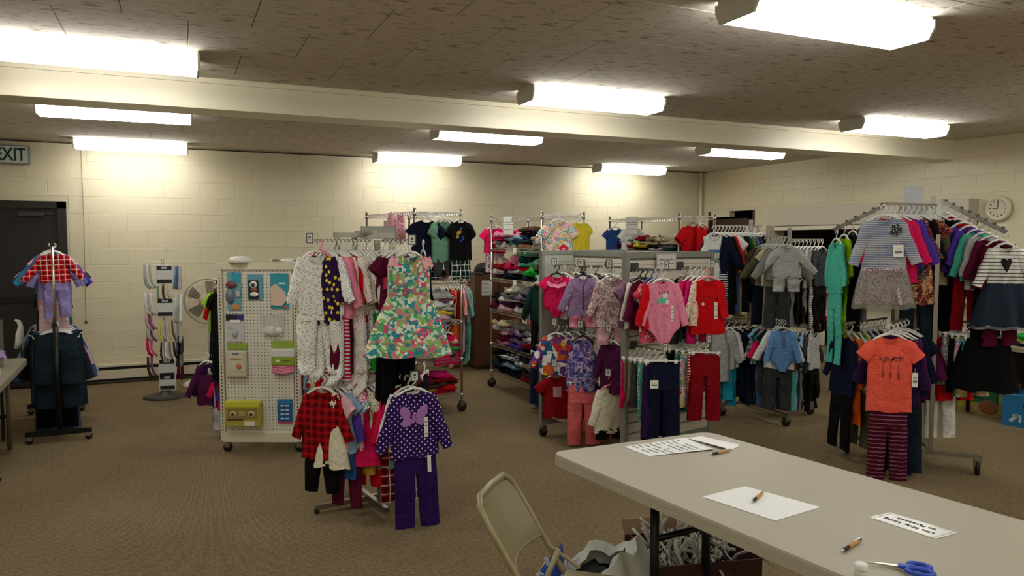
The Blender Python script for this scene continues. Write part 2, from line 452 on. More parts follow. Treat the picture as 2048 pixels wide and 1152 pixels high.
# beam with a small cap rail
bm_ = struct(MB().b2((XL, 5.62, 2.61), (XR, 5.92, ZC + .01)).build('trim_2', BEAM, bevel=.004))
MB().b2((XL, 5.60, ZC - .035), (XR, 5.94, ZC + .004)).build('cap_rail', BEAM, bm_)
# door on the back wall
WOODD = mat('dark_brown_frame', '1c1410', .45)
dr = struct(MB().b2((-2.24, 9.99, .02), (-1.24, 10.05, 2.07)).build('door_1', mat('dark_door', '1a1612', .5)))
f = MB(); f.b2((-2.33, 9.95, 0), (-2.24, 10.08, 2.15)); f.b2((-1.24, 9.95, 0), (-1.15, 10.08, 2.15)); f.b2((-2.33, 9.95, 2.07), (-1.15, 10.08, 2.15)); f.build('door_frame', WOODD, dr)
cl = MB(); cl.b2((-1.62, 9.93, 1.98), (-1.36, 9.985, 2.03)); cl.build('door_closer', mat('dull_metal', '4c4a46', .4, .8), dr)
MB().b2((-1.36, 9.92, 2.0), (-1.26, 9.945, 2.02)).build('closer_arm', mat('dull_metal', '4c4a46', .4, .8), dr)
MB().b2((-2.2, 9.94, 1.0), (-1.3, 9.975, 1.06)).build('push_bar', mat('dark_bar', '24201c', .4, .5), dr)
# EXIT sign
ex = thing('exit_sign', 'square-edged EXIT sign box high on the back wall over the dark door', 'sign', (-1.665, 9.99, 2.665))
MB().b2((-.185, -.05, -.105), (.185, 0, .105)).build('housing', mat('sign_grey', '8a8e80', .5), ex, bevel=.004)
MB().b2((-.165, -.054, -.09), (.165, -.048, .09)).build('face', mat('sign_face', '9aa094', .5, emit=(.5, .6, .5, .12)), ex)
text('EXIT', .2, mat('exit_green', '0c3420', .6), ex, (-.0, -.056, -.005), FRONT, bold=.004, sx=.72)
# pull cord by the door, corner conduit, outlet
cdn = thing('pull_cord', 'thin cord hanging down the back wall right of the dark door', 'cord', (-.98, 9.97, 0))
MB().tube([(0, 0, ZC), (0.005, 0, 1.9), (-.005, 0, 1.2), (-.01, 0, .76)], .004, 5).build('cord', mat('cord_grey', '8c8470', .6), cdn)
MB().lathe([(.004, 0), (.014, .01), (.014, .03), (.004, .045)], (-.01, 0, .72), 8).build('pull_knob', mat('knob_brown', '50442c', .5), cdn)
struct(MB().tube([(7.93, 9.93, 0), (7.93, 9.93, ZC)], .024, 10).build('trim_3', BEAM, smooth=True))
ol = tag(MB().b2((-.035, -.008, -.06), (.035, 0, .06)).build('wall_outlet', mat('outlet_beige', 'b4a684', .5), loc=(.385, 9.985, .42)), 'small beige wall outlet low on the back wall behind the fan', 'outlet')
MB().b2((-.012, -.011, -.035), (.012, -.007, -.01)).b2((-.012, -.011, .01), (.012, -.007, .035)).build('sockets', mat('socket', '6c6048', .6), ol)
# baseboard heater
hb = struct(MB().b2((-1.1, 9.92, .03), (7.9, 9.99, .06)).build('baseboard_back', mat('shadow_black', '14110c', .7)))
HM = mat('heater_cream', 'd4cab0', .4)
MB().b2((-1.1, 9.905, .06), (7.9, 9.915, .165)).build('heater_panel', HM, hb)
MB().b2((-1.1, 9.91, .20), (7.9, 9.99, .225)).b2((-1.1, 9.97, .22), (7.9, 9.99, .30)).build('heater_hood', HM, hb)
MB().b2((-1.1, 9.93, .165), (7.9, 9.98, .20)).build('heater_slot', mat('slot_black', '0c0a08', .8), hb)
# doorway right wall: open brown door in it
d2 = struct(MB().b2((8.02, 8.9, 0), (8.07, 9.78, 2.05)).build('door_2', mat('red_brown_wood', '301008', .4, var=.2)))
MB().b2((8.0, 9.3, 2.08), (8.1, 9.8, 2.17)).build('door_header', WALL, d2)
f = MB(); f.b2((7.985, 9.76, 0), (8.1, 9.8, 2.17)); f.b2((7.985, 8.74, 0), (8.1, 8.77, 2.17)); f.build('door_frame', mat('brown_frame', '3c2418', .5), d2)
tag(MB().b2((7.965, 8.66, 1.62), (7.99, 8.9, 1.93)).build('wall_notice', mat('notice_paper', 'c8ccd0', .7)), 'pale notice board on the wall beside the brown doorway', 'notice')
# serving window with its shutter housing
SHUT = mat('shutter_cream', 'beb6a6', .35, .1)
w1 = struct(MB().b2((7.84, 5.3, 1.91), (8.0, 8.27, 2.16)).build('window_1', SHUT, bevel=.006))
MB().b2((7.86, 5.3, 1.85), (7.99, 8.25, 1.905)).build('shutter_rail', mat('rail_light', 'd4ccba', .4), w1, bevel=.004)
MB().b2((7.9, 8.23, 1.06), (8.02, 8.28, 1.9)).build('shutter_guide', SHUT, w1)
MB().b2((7.78, 5.2, 1.02), (8.3, 8.35, 1.06)).build('counter_sill', mat('sill', 'a89c80', .4), w1)
MB().b2((8.5, 6.6, 1.06), (8.55, 7.5, 1.9)).build('inner_partition', mat('partition', '6c6450', .6), w1)
# clock
ck = thing('wall_clock', 'round cream wall clock on the right wall above the clothes', 'clock', (7.985, 5.06, 2.04), rot=(0, 0, -PI / 2))
MX = Matrix.Rotation(PI / 2, 3, 'X')
MB().lathe([(.13, 0), (.137, .012), (.13, .04), (.105, .045), (.1, .03)], n=36, M=MX).build('rim', mat('clock_rim', 'd8cfb4', .35), ck, smooth=True)
MB().lathe([(.104, .018), (.104, .031)], n=36, M=MX).build('dial', mat('dial', 'cfc8b2', .5), ck)
tk = MB()
for i in range(12):
    a = i * PI / 6; c_, s_ = math.cos(a), math.sin(a)
    tk.box((.082 * s_, -.033, .082 * c_), (.007, .002, .02), M=Matrix.Rotation(a, 3, 'Y'))
tk.build('hour_marks', INK, ck)
MB().box((-.025, -.035, .001), (.055, .002, .008)).build('hour_hand', INK, ck)
MB().box((.001, -.037, .036), (.006, .002, .078)).build('minute_hand', INK, ck)

# ------------------------------------------------------------------ ceiling lights
DIFF = mat('light_diffuser', 'ffffff', .4, emit=LIGHT_COLOR + (LIGHT_STRENGTH,))
LPAN = mat('fixture_white', 'c9c7bc', .5)
LX0, LW, LD = 0, 1.14, .285
dm = MB(); prof = [(-LD / 2, 0.0), (-LD / 2 + .004, -.03), (-LD / 2 + .03, -.078), (LD / 2 - .03, -.078), (LD / 2 - .004, -.03), (LD / 2, 0.0)]
for x in (-LW / 2 + .006, LW / 2 - .006): dm.v += [(x, y, z) for y, z in prof]
n = len(prof); dm.f = [(i, i + 1, n + i + 1, n + i) for i in range(n - 1)]
dmesh = dm.mesh('diffuser', DIFF)
ep = MB()
prof2 = [(-LD / 2 - .004, 0.012), (-LD / 2, -.032), (-LD / 2 + .03, -.083), (LD / 2 - .03, -.083), (LD / 2, -.032), (LD / 2 + .004, 0.012)]
for x in (-LW / 2 - .006, -LW / 2 + .007): ep.v += [(x, y, z) for y, z in prof2]
ep.f = [tuple(range(6)), tuple(range(6, 12))[::-1]] + [(i, (i + 1) % 6, 6 + (i + 1) % 6, 6 + i) for i in range(6)]
epm = ep.mesh('end_cap', LPAN)
pan = MB(); pan.b2((-LW / 2, -LD / 2 + .01, .0), (LW / 2, LD / 2 - .01, .03)); panm = pan.mesh('pan', LPAN)
cols = [(-.42, 'left'), (2.93, 'middle'), (6.24, 'right')]
rows = [(-1.75, 'behind the camera'), (.5, 'overhead'), (2.72, 'nearest'), (4.97, 'just before the beam'), (7.07, 'just past the beam'), (9.48, 'by the back wall')]
for cx, cn in cols:
    for cy, rn in rows:
        if cy < 2 : lab = 'white wraparound ceiling light outside the picture, %s column %s' % (cn, rn)
        else: lab = 'lit white wraparound ceiling light, %s column, %s' % (cn, rn)
        t = thing('ceiling_light', lab, 'ceiling light', (cx, cy, ZC - .03), group='fluorescent ceiling lights')
        linkmesh('diffuser', dmesh, t); linkmesh('pan', panm, t)
        linkmesh('end_cap', epm, t); linkmesh('end_cap', epm, t, rot=(0, 0, PI))

# ------------------------------------------------------------------ hangers and garments (built once per kind and size, hung one by one)
def hanger_mesh(wd, style):
    b = MB(); r = .0045 if style != 'wire' else .003
    hk = [(.02 * math.cos(t), 0, -.0 - .02 + .02 * math.sin(t)) for t in [R(a) for a in range(200, -61, -29)]]
    hk += [(.0, 0, -.045), (0, 0, -.07)]
    hk[0:0] = []
    b.tube(hk, r, 5)
    if style == 'clip':
        b.tube([(-wd / 2, 0, -.078), (wd / 2, 0, -.078)], r * 1.3, 5)
        b.tube([(0, 0, -.06), (-.05, 0, -.078)], r, 4); b.tube([(0, 0, -.06), (.05, 0, -.078)], r, 4)
        for s in (-1, 1): b.box((s * wd * .4, 0, -.09), (.022, .016, .042))
    else:
        dr = .055
        b.tube([(0, 0, -.066), (wd * .2, 0, -.078), (wd / 2, 0, -.07 - dr)], r * 1.25, 5, sq=1.5)
        b.tube([(0, 0, -.066), (-wd * .2, 0, -.078), (-wd / 2, 0, -.07 - dr)], r * 1.25, 5, sq=1.5)
        if style == 'open': b.tube([(-wd / 2, 0, -.07 - dr), (wd / 2, 0, -.07 - dr)], r, 4)
    return b.mesh('hanger', None, True)
_hm = {}
def add_hanger(t, wd, style, color):
    k = (round(wd, 2), style, color)
    if k not in _hm:
        me = hanger_mesh(k[0], style); me.materials.append(mat('hanger ' + color, {'white': 'e8e6de', 'clear': 'c4c6be', 'black': '121212', 'pink': 'f09098', 'tan': '9c8c70', 'blue': '2c4c90', 'grey': '9aa4ae'}[color], .35))
        _hm[k] = me
    return linkmesh('hanger', _hm[k], t)

def torso_fn(SH, W, L, T, nw, flare, hem=None, seed=0, amp=.006, ztop=-.088, waist=None, slope=.32, droop=.025):
    rr = random.Random(seed); ph = [rr.uniform(0, 6) for _ in range(6)]; k1 = rr.uniform(4, 7); k2 = rr.uniform(8, 12)
    def hw(v):
        a = SH / 2 + (W / 2 - SH / 2) * min(1, v / .25)
        if waist: a *= 1 - (1 - waist) * math.exp(-((v - .45) / .2) ** 2)
        return a * (1 + (flare - 1) * max(0, (v - .25) / .75) ** 1.3)
    def P(v, u, s):
        h = hw(v); x = u * h; ax = abs(u) * SH / 2
        if ax < nw: zt = -(droop * (2.2 if s < 0 else .7)) * math.sqrt(max(0, 1 - (ax / nw) ** 2))
        else: zt = -(ax - nw) * slope
        z = ztop + zt * (1 - v) ** 1.4 - v * L
        e = math.sqrt(max(0, 1 - u * u)); q = min(1, .32 + v * 3)
        fold = amp * v * (math.sin(k1 * u * 2 + ph[0]) + .5 * math.sin(k2 * u + ph[1] + 3 * v)) * e
        y = s * T * q * e ** .8 + fold + .004 * math.sin(7 * v + ph[2]) * e
        if v > .9: z += .006 * math.sin(5 * u + ph[3])
        return (x, y, z)
    def front(x, z):
        v = max(0, min(1, (ztop - z) / L)); h = hw(v); u = max(-.98, min(.98, x / h))
        return P(v, u, -1)[1]
    return P, hw, front, ztop

def sleeve_mb(side, SH, nw, ln, ang, r0, r1, ztop=-.088, slope=.32, cuff=False, seed=0, n=10, ydrift=0):
    rr = random.Random(seed); b = MB()
    tip = Vector((side * SH / 2, 0, ztop - (SH / 2 - nw) * slope)); a = R(ang)
    d = Vector((side * math.sin(a), ydrift, -math.cos(a))).normalized(); p = Vector((side * math.cos(a), 0, math.sin(a)))
    nv = max(4, int(ln / .035)); ph = rr.uniform(0, 6)
    def P(v, u, s):
        r = r0 + (r1 - r0) * v ** .8
        if cuff and v > .88: r *= .86
        if not cuff and v > .9: r *= 1.05
        c = tip - p * r0 * .9 + d * (v * ln - .012 * (1 - v))
        wr = 1 + .07 * math.sin(14 * v + ph + u)
        sag = Vector((0, .006 * math.sin(6 * v + ph), 0))
        if v == 0:
            return c + p * (u * r * 1.0) * 1.0 + Vector((-side * .01, s * r * .30 * math.sqrt(max(0, 1 - u * u)), 0))
        return c + sag + p * (u * r * wr) + Vector((0, s * r * .42 * math.sqrt(max(0, 1 - u * u)), 0))
    b.loft(nv, n // 2 + 1, P)
    return b

def shape_patch(t, name, m, poly, front, off=.003, rings=3, cut=None):
    """flat print or applique that follows the cloth; poly = outline (x,z), star-shaped about its middle"""
    cx = sum(p[0] for p in poly) / len(poly); cz = sum(p[1] for p in poly) / len(poly)
    vs = [(cx, front(cx, cz) - off, cz)]; fs = []; n = len(poly)
    for k in range(1, rings + 1):
        for x, z in poly:
            X = cx + (x - cx) * k / rings; Z = cz + (z - cz) * k / rings
            vs.append((X, front(X, Z) - off, Z))
    for i in range(n): fs.append((0, 1 + i, 1 + (i + 1) % n))
    for k in range(rings - 1):
        for i in range(n):
            a = 1 + k * n + i; b_ = 1 + k * n + (i + 1) % n
            fs.append((a, a + n, b_ + n, b_))
    b = MB(); b.v = vs; b.f = fs
    return b.build(name, m, t)
def ell(cx, cz, a, b_, n=14, rot=0):
    o = []
    for k in range(n):
        t = 2 * PI * k / n; x = a * math.cos(t); z = b_ * math.sin(t)
        o.append((cx + x * math.cos(rot) - z * math.sin(rot), cz + x * math.sin(rot) + z * math.cos(rot)))
    return o
def rect(cx, cz, a, b_): return [(cx - a, cz - b_), (cx, cz - b_), (cx + a, cz - b_), (cx + a, cz), (cx + a, cz + b_), (cx, cz + b_), (cx - a, cz + b_), (cx - a, cz)]
def size_strip(t, front, x, z0, ln, wd=.02):
    shape_patch(t, 'size_strip', mat('strip_white', 'e4e2d8', .35), rect(x, z0 - ln / 2, wd / 2, ln / 2), front, .004, 2)
    for q, k in ((.25, .3), (.45, .3), (.85, .38)):
        shape_patch(t, 'strip_print', GREYINK, rect(x, z0 - ln * q, wd * k, ln * .03), front, .0048, 1)
def hang_tag(t, x, z, y, w_=.05, h=.08, c='f0eee6', name='price_tag'):
    b = MB(); b.box((x, y - .004, z - h / 2), (w_, .0015, h))
    o = b.build(name, mat('tag ' + c, c, .6), t)
    MB().tube([(x, y - .002, z), (x, y + .006, z + .03)], .0008, 3).build('tag_string', PAPER, o)
    MB().box((x, y - .0052, z - h * .35), (w_ * .6, .0006, h * .06)).box((x, y - .0052, z - h * .6), (w_ * .7, .0006, h * .2)).build('tag_print', GREYINK, o)
    return o

KIND = {  # shoulder, width, length, sleeve length, sleeve angle, r0, r1, flare
 'tee': (.24, .25, .36, .10, 38, .050, .048, 1.05), 'shirt': (.24, .25, .36, .27, 16, .046, .030, 1.06),
 'sweater': (.25, .27, .36, .29, 17, .055, .034, 1.0), 'jacket': (.26, .28, .38, .30, 15, .055, .036, 1.04),
 'cardigan': (.22, .24, .36, .25, 16, .042, .030, 1.12), 'tank': (.18, .23, .38, 0, 0, 0, 0, 1.04),
 'onesie': (.22, .22, .38, .08, 34, .044, .042, 1.0), 'longonesie': (.24, .24, .43, .30, 14, .044, .028, 1.0),
 'sleeper': (.23, .24, .36, .27, 17, .046, .032, .98), 'dress': (.20, .22, .24, 0, 0, 0, 0, 1.05),
 'longdress': (.24, .25, .30, .26, 17, .044, .032, 1.08), 'shortdress': (.23, .24, .26, .09, 36, .046, .045, 1.05),
}
WORD = {'tee': 'short-sleeved tee', 'shirt': 'long-sleeved top', 'sweater': 'sweatshirt', 'jacket': 'jacket', 'cardigan': 'cardigan', 'tank': 'sleeveless top',
 'onesie': 'short-sleeved bodysuit', 'longonesie': 'long-sleeved bodysuit', 'sleeper': 'footed sleeper', 'dress': 'sleeveless dress', 'longdress': 'long-sleeved dress',
 'shortdress': 'short-sleeved dress', 'pants': 'trousers', 'shorts': 'shorts', 'skirt': 'skirt', 'leggings': 'leggings'}
SNAME = {'pants': 'trousers', 'shorts': 'shorts', 'skirt': 'skirt', 'leggings': 'leggings'}

def legs_mb(W, L, T, ztop, flare=1.0, seed=0, rise=.34, feet=False, gap=.004, det=1):
    rr = random.Random(seed); b = MB(); ph = rr.uniform(0, 6)
    if rise > 0:
        def P(v, u, s):
            e = math.sqrt(max(0, 1 - u * u))
            return (u * W / 2 * (1 + .05 * v), s * T * (.55 + .45 * v) * e ** .7 + .006 * math.sin(8 * u + ph + 5 * v) * v * e, ztop - v * L * rise - .001)
        b.loft(4, 7 * det, P)
    for sd in (-1, 1):
        p2 = rr.uniform(0, 6)
        def Q(v, u, s, sd=sd, p2=p2):
            h = W * .262 * (1 + (flare - 1) * v ** 1.5) * (1 - .12 * v); cx = sd * (W / 4 + gap + .012 * v)
            e = math.sqrt(max(0, 1 - u * u))
            z = ztop - L * rise - v * L * (1 - rise)
            y = s * T * .95 * e ** .8 + .009 * math.sin(7 * v + p2) * e + .006 * math.sin(6 * u + p2 + 4 * v) * e
            if feet and v > .86: y -= (v - .86) * .5; h *= 1.15 - max(0, v - .93) * 6
            return (cx + u * h, y, z)
        b.loft(8, 5 * det, Q, close_end=feet)
    return b
def skirt_mb(W, L, T, ztop, flare=1.7, seed=0, folds=7, det=1, wave=.012):
    rr = random.Random(seed); b = MB(); ph = rr.uniform(0, 6)
    def P(v, u, s):
        h = W / 2 * (1 + (flare - 1) * v ** .75); a = math.asin(max(-1, min(1, u)))
        e = math.sqrt(max(0, 1 - u * u)); th = a if s < 0 else PI - a
        f = wave * v ** .7 * math.sin(folds * th + ph) + wave * .5 * v * math.sin(folds * 1.7 * th + ph * 2)
        y = s * (T * (1 + 1.6 * v)) * e + f * (.4 + e)
        return (h * math.sin(a) + f * .5 * math.sin(a), y, ztop - v * L + .006 * v * math.sin(folds * th + 1))
    b.loft(8 * det, 12 * det, P)
    return b

def garment(kind, m, label, cat, group=None, sc_=1.0, seed=0, hang='white', hstyle=None, under=None, um=None, skirt=None, T=.016, L=None, W=None, det=1, m2=None, ang=None, ul=None, fold=.009, skl=None, skf=1.7, waist=None, cuffm=None):
    name = {'tee': 't_shirt', 'shirt': 'long_sleeved_top', 'sweater': 'sweatshirt', 'tank': 'sleeveless_top', 'longonesie': 'bodysuit', 'onesie': 'bodysuit', 'longdress': 'dress', 'shortdress': 'dress', 'pants': 'trousers'}.get(kind, kind)
    t = thing(name, label, cat, group=group)
    rr = random.Random(seed)
    if kind in ('pants', 'shorts', 'skirt', 'leggings'):
        Wd = (W or .23) * sc_; Ln = (L or {'pants': .48, 'shorts': .24, 'skirt': .26, 'leggings': .42}[kind]) * sc_
        add_hanger(t, Wd * 1.02, hstyle or 'clip', hang)
        (skirt_mb(Wd, Ln, T, -.098, skf, seed, det=det) if kind == 'skirt' else legs_mb(Wd, Ln, T, -.098, {'pants': 1.12, 'shorts': 1.2, 'leggings': .8}[kind], seed, .3 if kind != 'shorts' else .5, det=det)).build('waist_and_legs' if kind != 'skirt' else 'skirt_cloth', m, t, True)
        b = MB(); b.loft(1, 8, lambda v, u, s: (u * Wd / 2 * 1.02, s * T * .62 * math.sqrt(max(0, 1 - u * u)), -.094 - v * .022)); b.build('waistband', m2 or m, t, True)
        return t, (lambda x, z: -T * 1.05), -.098
    SH, Wd, Ln, SL, SA, r0, r1, fl = KIND[kind]
    SH *= sc_; Wd = (W if W else Wd * sc_); Ln = (L if L else Ln * sc_); SL *= sc_; r0 *= sc_; r1 *= sc_
    if W: SH = min(SH, W)
    nw = .042 * sc_
    add_hanger(t, SH * .92, hstyle or 'plain', hang)
    P, hw, front, zt = torso_fn(SH, Wd, Ln, T, nw, fl, seed=seed, amp=fold, waist=waist)
    if kind in ('onesie', 'longonesie'):
        b = MB()
        def P2(v, u, s):
            if v <= .74: return P(v, u, s)
            q = (v - .74) / .26; x, y, z = P(v, u, s); k = 1 - .56 * q ** .75
            # leg openings rise towards the sides
            return (x * k, y * (1 - .35 * q), z + (abs(u) ** 2.4) * Ln * .11 * q)
        b.loft(12 * det, 8 * det, P2); b.build('body', m, t, True)
    elif kind == 'tank':
        b = MB()
        def P3(v, u, s):
            x, y, z = P(v, u, s)
            if v < .3: k = 1 - .22 * math.sin(PI * min(1, v / .3)); x *= k
            return (x, y, z)
        b.loft(12 * det, 8 * det, P3); b.build('body', m, t, True)
    else:
        b = MB(); b.loft(10 * det, 8 * det, P); b.build('body', m, t, True)
    nb = MB()       # neckband
    pts = []
    for k in range(13):
        x = -nw + 2 * nw * k / 12; u = x / (SH / 2); q = P(0, u, -1); pts.append((q[0], q[1] - .002, q[2]))
    nb.tube(pts, .0035, 4); nb.build('neckband', m2 or m, t, True)
    if SL:
        a = ang if ang is not None else SA + 4 + rr.uniform(-5, 6)
        for sd in (-1, 1):
            cuff = kind in ('sweater', 'jacket', 'sleeper')
            sl = sleeve_mb(sd, SH, nw, SL * rr.uniform(.95, 1.04), a + rr.uniform(-4, 4), r0, r1, seed=seed + sd, cuff=cuff, ydrift=rr.uniform(-.15, .02)).build('sleeve', m, t, True)
    if kind == 'sleeper':
        legs_mb(Wd * .98, (ul or .36) * sc_, T * 1.1, zt - Ln + .01, .8, seed, .12, feet=True, det=det, gap=.008).build('footed_legs', m, t, True)
    if kind in ('dress', 'longdress', 'shortdress'):
        skirt_mb(2 * hw(1) * .97, (skl or .28) * sc_, T * 1.2, zt - Ln + .008, skf, seed, det=det).build('skirt', skirt or m, t, True)
    if under:
        uL = (ul or {'pants': .38, 'shorts': .16, 'skirt': .12, 'leggings': .36}[under]) * sc_
        z0 = zt - Ln * .86
        if under == 'skirt': skirt_mb(Wd * .9, uL + Ln * .14, T * .8, z0, 1.25, seed + 3, det=det, wave=.006).build('skirt', um, t, True)
        else: legs_mb(Wd * .84, uL + Ln * .14, T * .8, z0, {'pants': 1.05, 'shorts': 1.1, 'leggings': .85}[under], seed + 3, .3, det=det).build(SNAME[under], um, t, True)
    return t, front, zt

ORD = ['frontmost', 'second', 'third', 'fourth', 'fifth', 'sixth', 'seventh', 'eighth', 'ninth', 'tenth', 'eleventh', 'twelfth', 'thirteenth', 'fourteenth', 'fifteenth', 'sixteenth']
seedc = [100]
def parse(spec):
    """'kind:colour[ pattern[ colour2]]@s=..;under=pants/black'"""
    d = {}
    if '@' in spec:
        spec, opt = spec.split('@')
        for kv in opt.split(';'):
            k, v = kv.split('='); d[k] = v
    p = spec.split(':'); return p[0], p[1], (p[2] if len(p) > 2 else 'plain'), (p[3] if len(p) > 3 else None), d
def desc(c, pat, c2):
    if pat == 'plain': return c
    if pat in PALETTES: return {'tropical': 'green and pink floral', 'meadow': 'yellow purple red floral', 'rose': 'dusty rose floral', 'leopard': 'mauve leopard-print', 'dark floral': 'dark floral', 'autumn': 'rust-brown print', 'candy': 'white and pink print', 'fair isle': 'purple fair-isle', 'bandana': 'red bandana-print'}[pat]
    return '%s %s%s' % (c, pat, '' if not c2 else ' with ' + c2)
def make(spec, label_tail, group, cat=None, **kw):
    k, c, pat, c2, d = parse(spec); seedc[0] += 1
    if 'sc' in d: kw['sc_'] = float(d['sc'])
    for q in ('L', 'W', 'T', 'skl', 'skf', 'ul', 'ang'):
        if q in d: kw[q] = float(d[q])
    if 'h' in d: kw['hang'] = d['h']
    if 'hs' in d: kw['hstyle'] = d['hs']
    base = desc(c, pat, c2) + ' ' + WORD[k]; base0 = base
    if 'under' in d:
        un, uc = d['under'].split('/')[:2]; kw['under'] = un; up = d['under'].split('/')[2] if d['under'].count('/') > 1 else 'plain'
        kw['um'] = cloth(uc, up, None if up == 'plain' else ('mauve' if up == 'thin striped' else 'white')); base += ' over ' + uc + ' ' + SNAME[un]
    if 'skirt' in d: sk = d['skirt'].split('/'); kw['skirt'] = cloth(sk[0], sk[1] if len(sk) > 1 else 'plain', 'white' if len(sk) > 1 and sk[1] in ('dotted', 'striped', 'plaid') else None)
    s = float(d.get('ps', 1))
    m = cloth(c, pat, c2, s)
    if 'trim' in d: kw['m2'] = cloth(d['trim'])
    cat = cat or {'tee': 'shirt', 'shirt': 'shirt', 'longdress': 'dress', 'shortdress': 'dress', 'tank': 'shirt', 'onesie': 'bodysuit', 'longonesie': 'bodysuit', 'pants': 'trousers'}.get(k, k)
    lab = (d['lab'] if 'lab' in d else base) + ', ' + label_tail
    cnt = lambda q: len(q.replace(',', ' ').replace('-', ' ').split())
    if cnt(lab) > 16 and 'lab' not in d: lab = base0 + ', ' + label_tail
    if cnt(lab) > 16: lab = (desc(c, 'plain', None) + ' ' + WORD[k] if 'lab' not in d else ' '.join(d['lab'].split()[:6])) + ', ' + label_tail
    return garment(k, m, lab, cat, group, seed=seedc[0], **kw)

GAR = []
def arm(tip, root, items, place, group, facing, jit=6, start=.03, end=.95, first_yaw=None, hang='white', sc_=1.0, front_words='from front', first_kw=None, uniform=None):
    """items frontmost first, hung evenly from tip to root; facing = heading (deg) of the front side, 0 = towards -Y, positive turns to +X"""
    tip = Vector(tip); root = Vector(root); n = len(items); out = []
    for i, sp in enumerate(items):
        f = start + (end - start) * (i / max(1, n - 1))
        p = tip.lerp(root, f)
        tail = (ORD[i] + (' ' + front_words if i else '') + ' on ' + place) if n > 1 else 'on ' + place
        kw = dict(hang=hang)
        if '@' not in sp or 'sc=' not in sp: kw['sc_'] = sc_
        if i == 0 and first_kw: kw.update(first_kw)
        t, fr, zt = make(sp, tail, group, **kw)
        t.location = p
        y = facing if (i or first_yaw is None) else first_yaw
        t.rotation_euler = (R(rnd.uniform(-1.5, 1.5)), R(rnd.uniform(-2, 2)), R(y + (rnd.uniform(-jit, jit) if i else 0)))
        out.append((t, fr, zt)); GAR.append(t)
    return out
def single(spec, p, yaw, tail, group=None, **kw):
    t, fr, zt = make(spec, tail, group, **kw); t.location = p; t.rotation_euler = (0, 0, R(yaw)); return t, fr, zt

# ------------------------------------------------------------------ racks
def size_plate(parent, p, rz):
    o = MB().box((0, 0, 0), (.05, .006, .06)).build('size_plate', mat('plate_white', 'd8d8d0', .4), parent, loc=p, rot=(0, 0, rz))
    b = MB()
    for (c, d) in (((0, -.004, .028), (.05, .003, .004)), ((0, -.004, -.028), (.05, .003, .004)), ((-.023, -.004, 0), (.004, .003, .06)), ((.023, -.004, 0), (.004, .003, .06)), ((0, -.004, .006), (.014, .002, .012)), ((0, -.004, -.01), (.01, .002, .006))): b.box(c, d)
    b.build('plate_print', mat('plate_dark', '3a3a38', .5), o)
def caster(parent, p, r=.035, wheel=RUBBER):
    o = MB().b2((-.02, -.022, r * 1.1), (.02, .022, r * 2.3)).build('caster', DCHROME, parent, loc=p)
    MB().lathe([(r * .6, -.014), (r, -.011), (r, .011), (r * .6, .014)], n=16, M=Matrix.Rotation(PI / 2, 3, 'X')).build('wheel', wheel, o, True, loc=(0, 0, r))
def bar(parent, a, b, wdt=.025, name='base_bar', m=DCHROME, h=None):
    a, b = Vector(a), Vector(b); d = b - a; q = d.to_track_quat('X', 'Z').to_matrix()
    return MB().box((a + b) / 2, (d.length, wdt, h or wdt), M=q).build(name, m, parent)

# ================================================================== A: nearest rack (floor-standing, two tiers)
A = Vector((1.08, 4.65, 0)); AU, AL = 1.70, .885
ra = thing('clothes_rack', 'nearest steel clothes rack on a cross-shaped foot', 'clothes rack', A)
bar(ra, (-.33, -.04, .04), (.33, .04, .04), .03, 'foot_bar'); bar(ra, (-.04, .3, .055), (.05, -.31, .055), .03, 'foot_bar')
for x, y, h in ((-.17, -.02, 1.74), (-.02, .17, 1.74), (.06, -.10, 1.70), (.19, .02, 1.7)):
    MB().b2((x - .016, y - .016, .05), (x + .016, y + .016, h)).build('post', DCHROME, ra)
bar(ra, (-.19, -.02, AU + .03), (.2, .02, AU + .03), .03, 'top_bar'); bar(ra, (0, .19, AU + .045), (.03, -.17, AU + .045), .03, 'top_bar')
for sx, sy in ((-.36, -.05), (.36, .05)): MB().lathe([(.016, 0), (.016, .03)], (sx * .9, sy * .8, 0), 8).build('leveller', RUBBER, ra)
A1t, A1r = Vector((.75, 4.53, AU)), Vector((1.10, 4.50, AU))
A2t, A2r = Vector((1.235, 4.14, AU)), Vector((1.17, 4.55, AU))
A3t, A3r = Vector((.765, 4.47, AL)), Vector((1.12, 4.45, AL))
A4t, A4r = Vector((1.25, 4.16, AL + .01)), Vector((1.17, 4.55, AL + .01))
for a, b in ((A1t, A1r), (A2t, A2r), (A3t, A3r), (A4t, A4r)):
    MB().tube([a - A - Vector((0, 0, .003)), b - A - Vector((0, 0, .003))], .007, 6).build('arm', DCHROME, ra)
size_plate(ra, A1t - A + Vector((-.02, 0, .01)), R(-50)); size_plate(ra, A2t - A + Vector((0.0, -.02, .0)), R(12)); size_plate(ra, A4t - A + Vector((0, -.02, .01)), R(12))
G1 = 'garments on the nearest rack'
